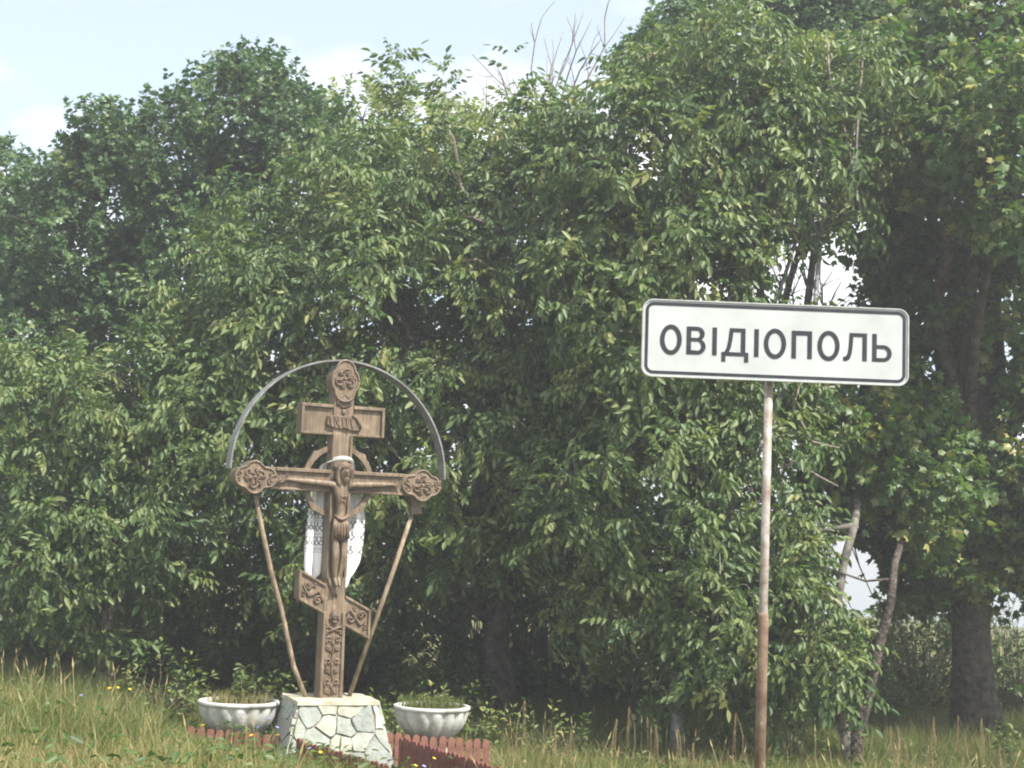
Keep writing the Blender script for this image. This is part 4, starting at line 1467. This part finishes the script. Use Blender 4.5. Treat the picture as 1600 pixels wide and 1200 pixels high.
# ------------------------------------------------------------------ stone plinth
H0 = float(ground_z(cb[0], cb[1]))
ph = cb[2] - H0 + .12
PLN = empty('stone_plinth', (cb[0] + .03, cb[1], H0 - .12), 'flared plinth of pale irregular flagstones carrying the carved cross', 'plinth', rz=R(20))
tw_, td_, bw_, bd_ = .46, .44, .70, .68
hcap = ph - .045
mb = MB()
vs = [(sx * bw_, sy * bd_, 0) for sx, sy in ((-1, -1), (1, -1), (1, 1), (-1, 1))] + [(sx * tw_, sy * td_, hcap) for sx, sy in ((-1, -1), (1, -1), (1, 1), (-1, 1))]
mb.add(vs, [(3, 2, 1, 0), (4, 5, 6, 7), (0, 1, 5, 4), (1, 2, 6, 5), (2, 3, 7, 6), (3, 0, 4, 7)])
mb.build('core', M['mortar'], PLN)
mb = MB()
q = []
for i in range(28):
    a = i / 28
    t = (a * 4) % 1
    e_ = int(a * 4)
    c4 = [(-1, -1), (1, -1), (1, 1), (-1, 1)]
    p, r_ = c4[e_], c4[(e_ + 1) % 4]
    q.append(((p[0] * (1 - t) + r_[0] * t) * (tw_ + .035) + random.uniform(-.012, .012), (p[1] * (1 - t) + r_[1] * t) * (td_ + .035) + random.uniform(-.012, .012)))
n = len(q)
mb.add([(x, y, hcap) for x, y in q] + [(x * .985, y * .985, ph + random.uniform(-.006, .004)) for x, y in q] + [(0, 0, ph)],
       [tuple(range(n - 1, -1, -1))] + [(i, (i + 1) % n, n + (i + 1) % n, n + i) for i in range(n)] + [(n + i, n + (i + 1) % n, 2 * n) for i in range(n)])
mb.build('cap', M['cap'], PLN)


def clip(poly, nx_, ny_, c):
    outp = []
    for i in range(len(poly)):
        a, b_ = poly[i], poly[(i + 1) % len(poly)]
        da, db = a[0] * nx_ + a[1] * ny_ - c, b_[0] * nx_ + b_[1] * ny_ - c
        if da <= 0: outp.append(a)
        if da * db < 0:
            t = da / (da - db)
            outp.append((a[0] + (b_[0] - a[0]) * t, a[1] + (b_[1] - a[1]) * t))
    return outp


def inset(poly, d):
    n = len(poly)
    res = poly
    ar = sum(poly[i][0] * poly[(i + 1) % n][1] - poly[(i + 1) % n][0] * poly[i][1] for i in range(n))
    for i in range(n):
        a, b_ = poly[i], poly[(i + 1) % n]
        ex, ey = b_[0] - a[0], b_[1] - a[1]
        L = math.hypot(ex, ey)
        if L < 1e-6: continue
        nx_, ny_ = (ey / L, -ex / L) if ar > 0 else (-ey / L, ex / L)
        res = clip(res, nx_, ny_, a[0] * nx_ + a[1] * ny_ - d)
        if len(res) < 3: return []
    return res


def stone_face(p0, p1, p2, p3, nst, rs):
    """flagstones on the quad bottom-left, bottom-right, top-right, top-left"""
    p0, p1, p2, p3 = map(Vector, (p0, p1, p2, p3))
    ux = (p1 - p0).normalized()
    nn = ux.cross(p3 - p0).normalized()
    uy = nn.cross(ux)
    to2 = lambda p: ((p - p0).dot(ux), (p - p0).dot(uy))
    quad = [to2(p) for p in (p0, p1, p2, p3)]
    pts = []
    xs_ = [q[0] for q in quad]; ys_ = [q[1] for q in quad]
    tries = 0
    while len(pts) < nst and tries < 4000:
        tries += 1
        c = (rs.uniform(min(xs_), max(xs_)), rs.uniform(min(ys_), max(ys_)))
        if all(math.hypot((c[0] - o[0]) * .85 + (c[1] - o[1]) * .25, (c[1] - o[1]) * 1.1) > (.13 + .11 * ((len(pts) * 7) % 5) / 4) for o in pts):
            pts.append(c)
    for i, c in enumerate(pts):
        poly = quad
        for j, o in enumerate(pts):
            if i == j: continue
            nx_, ny_ = o[0] - c[0], o[1] - c[1]
            poly = clip(poly, nx_, ny_, ((o[0] ** 2 + o[1] ** 2) - (c[0] ** 2 + c[1] ** 2)) / 2)
            if len(poly) < 3: break
        poly = inset(poly, rs.uniform(.004, .013)) if len(poly) >= 3 else []
        if len(poly) < 3: continue
        # roughen the outline
        pp = []
        for a in range(len(poly)):
            A_, B_ = poly[a], poly[(a + 1) % len(poly)]
            L = math.hypot(B_[0] - A_[0], B_[1] - A_[1])
            pp.append((A_[0] + rs.uniform(-.006, .006), A_[1] + rs.uniform(-.006, .006)))
            if L > .07:
                t = rs.uniform(.35, .65)
                pp.append((A_[0] + (B_[0] - A_[0]) * t + rs.uniform(-.02, .02), A_[1] + (B_[1] - A_[1]) * t + rs.uniform(-.02, .02)))
        th = rs.uniform(.014, .042)
        gx = sum(q[0] for q in pp) / len(pp); gy = sum(q[1] for q in pp) / len(pp)
        tilt = (rs.uniform(-.06, .06), rs.uniform(-.06, .06))
        w3 = lambda q, hgt: p0 + ux * q[0] + uy * q[1] + nn * hgt
        n = len(pp)
        top_ = [((q[0] - gx) * .95 + gx, (q[1] - gy) * .95 + gy) for q in pp]
        vs = [w3(q, -.01) for q in pp] + [w3(q, th * .75) for q in pp] + [w3(q, th + (q[0] - gx) * tilt[0] + (q[1] - gy) * tilt[1]) for q in top_]
        fs = [tuple(2 * n + k for k in range(n))]
        fs += [(k, (k + 1) % n, n + (k + 1) % n, n + k) for k in range(n)] + [(n + k, n + (k + 1) % n, 2 * n + (k + 1) % n, 2 * n + k) for k in range(n)]
        mb = MB(); mb.add(vs, fs)
        mb.build('stone', STONES[rs.randrange(len(STONES))], PLN)


rs = random.Random(19)
B = [(sx * bw_, sy * bd_, 0) for sx, sy in ((-1, -1), (1, -1), (1, 1), (-1, 1))]
Tt = [(sx * tw_, sy * td_, hcap) for sx, sy in ((-1, -1), (1, -1), (1, 1), (-1, 1))]
for i in range(4):
    j = (i + 1) % 4
    stone_face(B[i], B[j], Tt[j], Tt[i], 24, rs)


# ------------------------------------------------------------------ concrete bowls
def bowl_mesh():
    n, lob = 96, 16
    prof = [(.02, .0), (.13, .0), (.17, .02), (.25, .055), (.34, .12), (.405, .20), (.445, .29), (.462, .37), (.468, .395), (.485, .40), (.488, .44), (.47, .447), (.43, .445), (.425, .40), (.40, .36)]
    vs, fs = [], []
    for k, (r, z) in enumerate(prof):
        flute = .085 if 2 <= k <= 7 else (.03 if k == 8 else 0)
        for i in range(n):
            a = 2 * math.pi * i / n
            rr = r * (1 + flute * (abs(math.sin(a * lob / 2)) - .6))
            vs.append((rr * math.cos(a), rr * math.sin(a), z))
    for k in range(len(prof) - 1):
        for i in range(n):
            i2 = (i + 1) % n
            fs.append((k * n + i, k * n + i2, (k + 1) * n + i2, (k + 1) * n + i))
    mb = MB(); mb.add(vs, fs)
    return mb


def make_bowl(p, label, sc=1.0):
    root = empty('concrete_bowl', p, label, 'planter', 'fluted concrete bowls beside the cross')
    bowl_mesh().build('bowl', M['concrete'], root, smooth=True)
    mb = MB()
    n = 32
    mb.add([(.42 * math.cos(2 * math.pi * i / n), .42 * math.sin(2 * math.pi * i / n), .405 + .01 * math.sin(i * 1.7)) for i in range(n)] + [(0, 0, .43)], [(i, (i + 1) % n, n) for i in range(n)])
    mb.build('soil', M['soil'], root, smooth=True)
    mb = MB(); mb.tube([(0, 0, -.35), (0, 0, -.02), (0, 0, .03)], [.26, .2, .16], 20)
    mb.build('foot', M['concrete'], root, smooth=True)
    root.scale = (sc, sc, sc)
    return root


u1 = pix(374, 1094, 18.7); u2 = pix(675, 1102, 19.2)
B1 = make_bowl((u1[0], u1[1], u1[2] - .445), 'white fluted concrete bowl with tall leafy plant left of the plinth', 1.0)
B2 = make_bowl((u2[0], u2[1], u2[2] - .43), 'white fluted concrete bowl with short grass right of the plinth', .97)


def potted(name, label, c, hmax, nst, seed, leafscale, mat, r=.28, cat='plant'):
    rng = np.random.default_rng(seed)
    root = empty(name, c, label, cat)
    st = MB()
    O, A = [], []
    for k in range(nst):
        a = rng.uniform(0, 6.28); rr = r * math.sqrt(rng.random())
        b0_ = np.array([rr * math.cos(a), rr * math.sin(a), -.02])
        hh = hmax * rng.uniform(.45, 1.0)
        tpv = b0_ + np.array([rng.normal(scale=.06), rng.normal(scale=.06), hh])
        pts = curve_pts(b0_, tpv, 4, 0, rng)
        st.tube(pts, [.006, .005, .005, .004, .003], 4)
        for j in range(int(10 * hh / .4) + 3):
            t = rng.uniform(.25, 1.0)
            O.append(b0_ * (1 - t) + tpv * t)
            an = rng.uniform(0, 6.28)
            A.append((math.cos(an), math.sin(an), rng.uniform(-.4, .3)))
    O = np.array(O); A = nrm(np.array(A))
    N = nrm(rng.normal(scale=.35, size=O.shape) + [0, -.25, 1])
    N = nrm(N - A * (N * A).sum(-1, keepdims=True))
    st.build('stems', M[mat] if mat == 'straw' else M['stalk'], root)
    tag(link('leaves', leaves_mesh('leaves', 'oval', O, A, N, rng.uniform(*leafscale, len(O)), np.clip(rng.normal(.45, .2, len(O)), 0, 1), rng), M[mat], root), kind='stuff')
    return root


potted('potted_plant', 'bushy green plant growing in the left concrete bowl', (u1[0] + .03, u1[1], u1[2] - .02), .50, 13, 91, (.75, 1.25), 'walnut', .17)
potted('potted_plant', 'low spreading weed growing in the right concrete bowl', (u2[0], u2[1], u2[2] - .02), .24, 9, 92, (.45, .8), 'walnut', .26)
for (u, nb_, seed, lab) in ((u1, 420, 93, 'dry reddish grass around the rim of the left concrete bowl'), (u2, 620, 94, 'fresh green grass tuft in the right concrete bowl')):
    rng = np.random.default_rng(seed)
    a = rng.uniform(0, 6.28, nb_); rr = .40 * np.sqrt(rng.random(nb_))
    O = np.stack([u[0] + rr * np.cos(a), u[1] + rr * np.sin(a), np.full(nb_, u[2] - .04)], 1)
    h = rng.uniform(.08, .2, nb_)
    b_ = rng.uniform(0, 6.28, nb_)
    sd = np.stack([np.cos(b_), np.sin(b_), 0 * b_], 1) * .003
    bend = rng.normal(scale=.04, size=(nb_, 3)) * [1, 1, 0]
    upv = np.array([0, 0, 1.0])
    V = np.stack([O - sd, O + sd, O + upv * (h * .6)[:, None] + bend * .4 + sd, O + upv * (h * .6)[:, None] + bend * .4 - sd, O + upv * h[:, None] + bend], 1)
    k = np.arange(nb_)[:, None] * 5
    tn = rng.normal(.75 if seed == 93 else .35, .2, nb_)
    o = link('grass_tuft', mesh_np('grass_tuft', V.reshape(-1, 3), [k + np.array([[3, 2, 4]]), k + np.array([[0, 1, 2, 3]])], np.repeat(np.clip(tn, 0, 1), 5)), M['grass'])
    tag(o, lab, 'grass tuft', kind='stuff')


# ------------------------------------------------------------------ low red picket fences
def picket_mesh(mat, hh):
    mb = MB()
    w_ = .042
    poly = [(-w_, -.12), (w_, -.12), (w_, hh - .035), (w_ * .7, hh - .01), (0, hh), (-w_ * .7, hh - .01), (-w_, hh - .035)]
    mb.prism(poly, -.010, .010)
    me = mb.mesh('picket')
    me.materials.append(mat)
    return me


PM = {k: picket_mesh(M[k], .31) for k in ('red', 'red_shaded')}


def picket_fence(a, b_, za, zb_, label, mat, step=.105):
    a = np.array(a); b_ = np.array(b_)
    L = float(np.hypot(*(b_ - a)))
    ang = math.atan2(b_[1] - a[1], b_[0] - a[0])
    root = empty('picket_fence', (a[0], a[1], za), label, 'fence', 'low red picket fences round the cross', rz=ang)
    n = int(L / step)
    rf = random.Random(int(L * 1000))
    for i in range(n + 1):
        o = link('picket', PM[mat], None, root)
        t = i / n
        o.location = (L * t, rf.uniform(-.004, .004), (zb_ - za) * t + rf.uniform(-.012, .012))
        o.rotation_euler = (0, rf.uniform(-.03, .03), 0)
    for zr in (.07, .22):
        mb = MB()
        mb.add([(x, y, z + (zb_ - za) * (x / L)) for x in (-.03, L + .03) for y in (.014, .036) for z in (zr - .018, zr + .018)],
               [(0, 1, 3, 2), (4, 6, 7, 5), (0, 4, 5, 1), (2, 3, 7, 6), (0, 2, 6, 4), (1, 5, 7, 3)])
        mb.build('rail', M[mat], root)
    return root


def fpt(x, y, D):
    """fence foot below a picket top seen at (x, y)"""
    p = pix(x, y, D)
    return (p[0], p[1]), p[2] - .36


a, za = fpt(300, 1128, 18.3); b_, zb2 = fpt(462, 1143, 18.2)
picket_fence(a, b_, za, zb2, 'low red picket fence in front of the left concrete bowl', 'red')
a, za = fpt(596, 1137, 18.75); b_, zb2 = fpt(760, 1150, 18.9)
picket_fence(a, b_, za, zb2, 'low orange red picket fence in front of the right concrete bowl', 'red')
a, za = fpt(468, 1148, 17.6); b_, zb2 = fpt(612, 1190, 16.1)
picket_fence(a, b_, za, zb2, 'low shaded red fence slanting across the foot of the plinth', 'red_shaded', .09)
a, za = fpt(628, 1145, 18.1); b_, zb2 = fpt(860, 1216, 15.3)
picket_fence(a, b_, za, zb2, 'long shaded red fence running right of the plinth towards the road', 'red_shaded', .09)

# ------------------------------------------------------------------ town sign
DS = 10.0
KS = DS / F
sc0 = pix(1211.5, 535.5, DS)
SG = empty('town_sign', (sc0[0], sc0[1], float(ground_z(sc0[0], DS))), 'white town name sign with black Cyrillic letters on a rusty post', 'sign', rz=R(2))
SZ = sc0[2] - SG.location.z
sx, sz = 1.762 / 2, .512 / 2


def rrect(hx_, hz_, r, n=8):
    p = []
    for (cx, cz, a0) in ((hx_ - r, -hz_ + r, -90), (hx_ - r, hz_ - r, 0), (-hx_ + r, hz_ - r, 90), (-hx_ + r, -hz_ + r, 180)):
        for k in range(n + 1):
            a = R(a0 + 90 * k / n)
            p.append((cx + r * math.cos(a), cz + r * math.sin(a)))
    return p


mb = MB(); mb.prism([(x, z + SZ) for x, z in rrect(sx - .004, sz - .004, .066)], -.012, .012)
pn = mb.build('panel', M['white'], SG)


def ring(o_, i_, y0, y1):
    n = len(o_)
    mb = MB()
    vs = [(x, y, z + SZ) for y in (y0, y1) for P in (o_, i_) for x, z in P]
    fs = []
    for k in range(n):
        k2 = (k + 1) % n
        fs += [(k, k2, n + k2, n + k), (2 * n + k2, 2 * n + k, 3 * n + k, 3 * n + k2), (k2, k, 2 * n + k, 2 * n + k2), (n + k, n + k2, 3 * n + k2, 3 * n + k)]
    mb.add(vs, fs)
    return mb


ring(rrect(sx, sz, .07), rrect(sx - .0075, sz - .0075, .0625), -.021, .014).build('lip', M['rimgrey'], SG)
ring(rrect(sx - .020, sz - .020, .055), rrect(sx - .040, sz - .040, .036), -.0145, -.0118).build('border', M['black'], SG)


def arc(cx, cy, rx, ry, a0, a1, n=18):
    return [(cx + rx * math.cos(R(a0 + (a1 - a0) * k / n)), cy + ry * math.sin(R(a0 + (a1 - a0) * k / n))) for k in range(n + 1)]


s_ = 24.0
Hc = 150.0


def L_O(w_):
    return [arc(w_ / 2, Hc / 2, w_ / 2, Hc / 2 + 7, 0, 360, 40)[:-1], arc(w_ / 2, Hc / 2, w_ / 2 - s_, Hc / 2 + 7 - s_, 0, 360, 40)[:-1]]


def L_I():
    return [[(0, 0), (s_, 0), (s_, Hc), (0, Hc)]]


def L_P(w_):
    return [[(0, 0), (s_, 0), (s_, Hc - s_), (w_ - s_, Hc - s_), (w_ - s_, 0), (w_, 0), (w_, Hc), (0, Hc)]]


def L_V(w_):
    m_ = 80.0
    o_ = [(0, 0)] + arc(w_ - 44, 43, 44, 43, -90, 60) + arc(w_ - 46, 112, 40, 38, -55, 90) + [(0, Hc)]
    h1 = [(s_, s_ * .95)] + arc(w_ - 44, (m_ - 9 + 20) / 2, 44 - s_, (m_ - 9 - 21) / 2, -90, 90) + [(s_, m_ - 9)]
    h2 = [(s_, m_ + 10)] + arc(w_ - 47, (m_ + 10 + Hc - 21) / 2, 40 - s_, (Hc - 21 - m_ - 10) / 2, -90, 90) + [(s_, Hc - 21)]
    return [o_, h1, h2]


def L_D(w_):
    o_ = [(0, -32), (s_ - 2, -32), (s_ - 2, 0), (w_ - s_ + 2, 0), (w_ - s_ + 2, -32), (w_, -32), (w_, 20), (w_ - 17, 20), (w_ - 17, Hc), (43, Hc), (36, 85), (28, 45), (15, 20), (0, 20)]
    h_ = [(40, 20), (w_ - 17 - s_, 20), (w_ - 17 - s_, Hc - 20), (63, Hc - 20), (57, 85), (50, 45)]
    return [o_, h_]


def L_L(w_):
    o_ = [(0, 0), (12, -3), (26, 1), (37, 12), (45, 36), (50, 75), (54, Hc - 20), (w_ - s_, Hc - 20), (w_ - s_, 0), (w_, 0), (w_, Hc), (34, Hc), (29, 75), (25, 44), (19, 28), (10, 20), (0, 20)]
    return [o_]


def L_S(w_):
    o_ = [(0, 0)] + arc(w_ - 46, 45, 46, 45, -90, 90) + [(s_, 90), (s_, Hc), (0, Hc)]
    h_ = [(s_, 20)] + arc(w_ - 46, 45, 46 - s_, 25, -90, 90) + [(s_, 70)]
    return [o_, h_]


UZ = 1.762 / 1442.0
LETTERS = [(165, L_O(117)), (308, L_V(103)), (447, L_I()), (497, L_D(145)), (673, L_I()), (725, L_O(120)), (875, L_P(110)), (1015, L_O(120)), (1155, L_L(128)), (1312, L_S(106))]
for x0, loops in LETTERS:
    cu = bpy.data.curves.new('letter', 'CURVE')
    cu.dimensions = '2D'
    cu.fill_mode = 'BOTH'
    cu.extrude = .0014
    for lp in loops:
        sp = cu.splines.new('POLY')
        sp.points.add(len(lp) - 1)
        for q, (x, y) in zip(sp.points, lp):
            q.co = (x * UZ, y * UZ, 0, 1)
        sp.use_cyclic_u = True
    tmp = bpy.data.objects.new('letter_curve', cu)
    COL.objects.link(tmp)
    dg = bpy.context.evaluated_depsgraph_get()
    me = bpy.data.meshes.new_from_object(tmp.evaluated_get(dg))
    bpy.data.objects.remove(tmp)
    me.materials.clear()
    o = link('letter', me, M['black'], SG)
    o.rotation_euler = (math.pi / 2, 0, 0)
    o.location = ((x0 - 789) * UZ, -.0136, SZ - (75 + 7) * UZ)
# post: grey upper tube, wider rusty sleeve below
ptop = pix(1203.5, 500, DS + .06); pj = pix(1195, 958, DS + .06)
pj = np.array([ptop[0] - .012, DS + .06, pj[2]])
lx = lambda p: (Matrix.Rotation(-R(2), 3, 'Z') @ (Vector(p) - SG.location))
foot_ = np.array([pj[0] - .012, DS + .06, SG.location.z - .3])
mb = MB(); mb.tube([lx(pj - [0, 0, .15]), lx(pj), lx(ptop)], .0285, 16)
mb.build('upper_post', M['post_grey'], SG, smooth=True)
mb = MB(); mb.tube([lx(foot_), lx(pj - [0, 0, .02]), lx(pj)], [.036, .0355, .031], 16)
mb.build('lower_post', M['post_rust'], SG, smooth=True)
lt = lx(ptop)
for dz in (-.16, .12):
    mb = MB(); mb.box((lt.x, .03, SZ + dz), (.5, .022, .035)); mb.build('bracket', M['post_grey'], SG)

# ------------------------------------------------------------------ windshield glare imitated by an added thin haze
HZ = bpy.data.materials.new('glare_haze')
HZ.use_nodes = True
hn = HZ.node_tree
hn.nodes.clear()
ho = hn.nodes.new('ShaderNodeOutputMaterial')
hv = hn.nodes.new('ShaderNodeVolumePrincipled')
hv.inputs['Color'].default_value = (0.93, 0.95, 0.97, 1)
hv.inputs['Density'].default_value = 0.0027
hv.inputs['Anisotropy'].default_value = 0.3
hn.links.new(hv.outputs['Volume'], ho.inputs['Volume'])
mb = MB()
mb.box((0, 2480, 3.5), (10200, 5200, 37.0))
tag(mb.build('veil', HZ), kind='stuff')
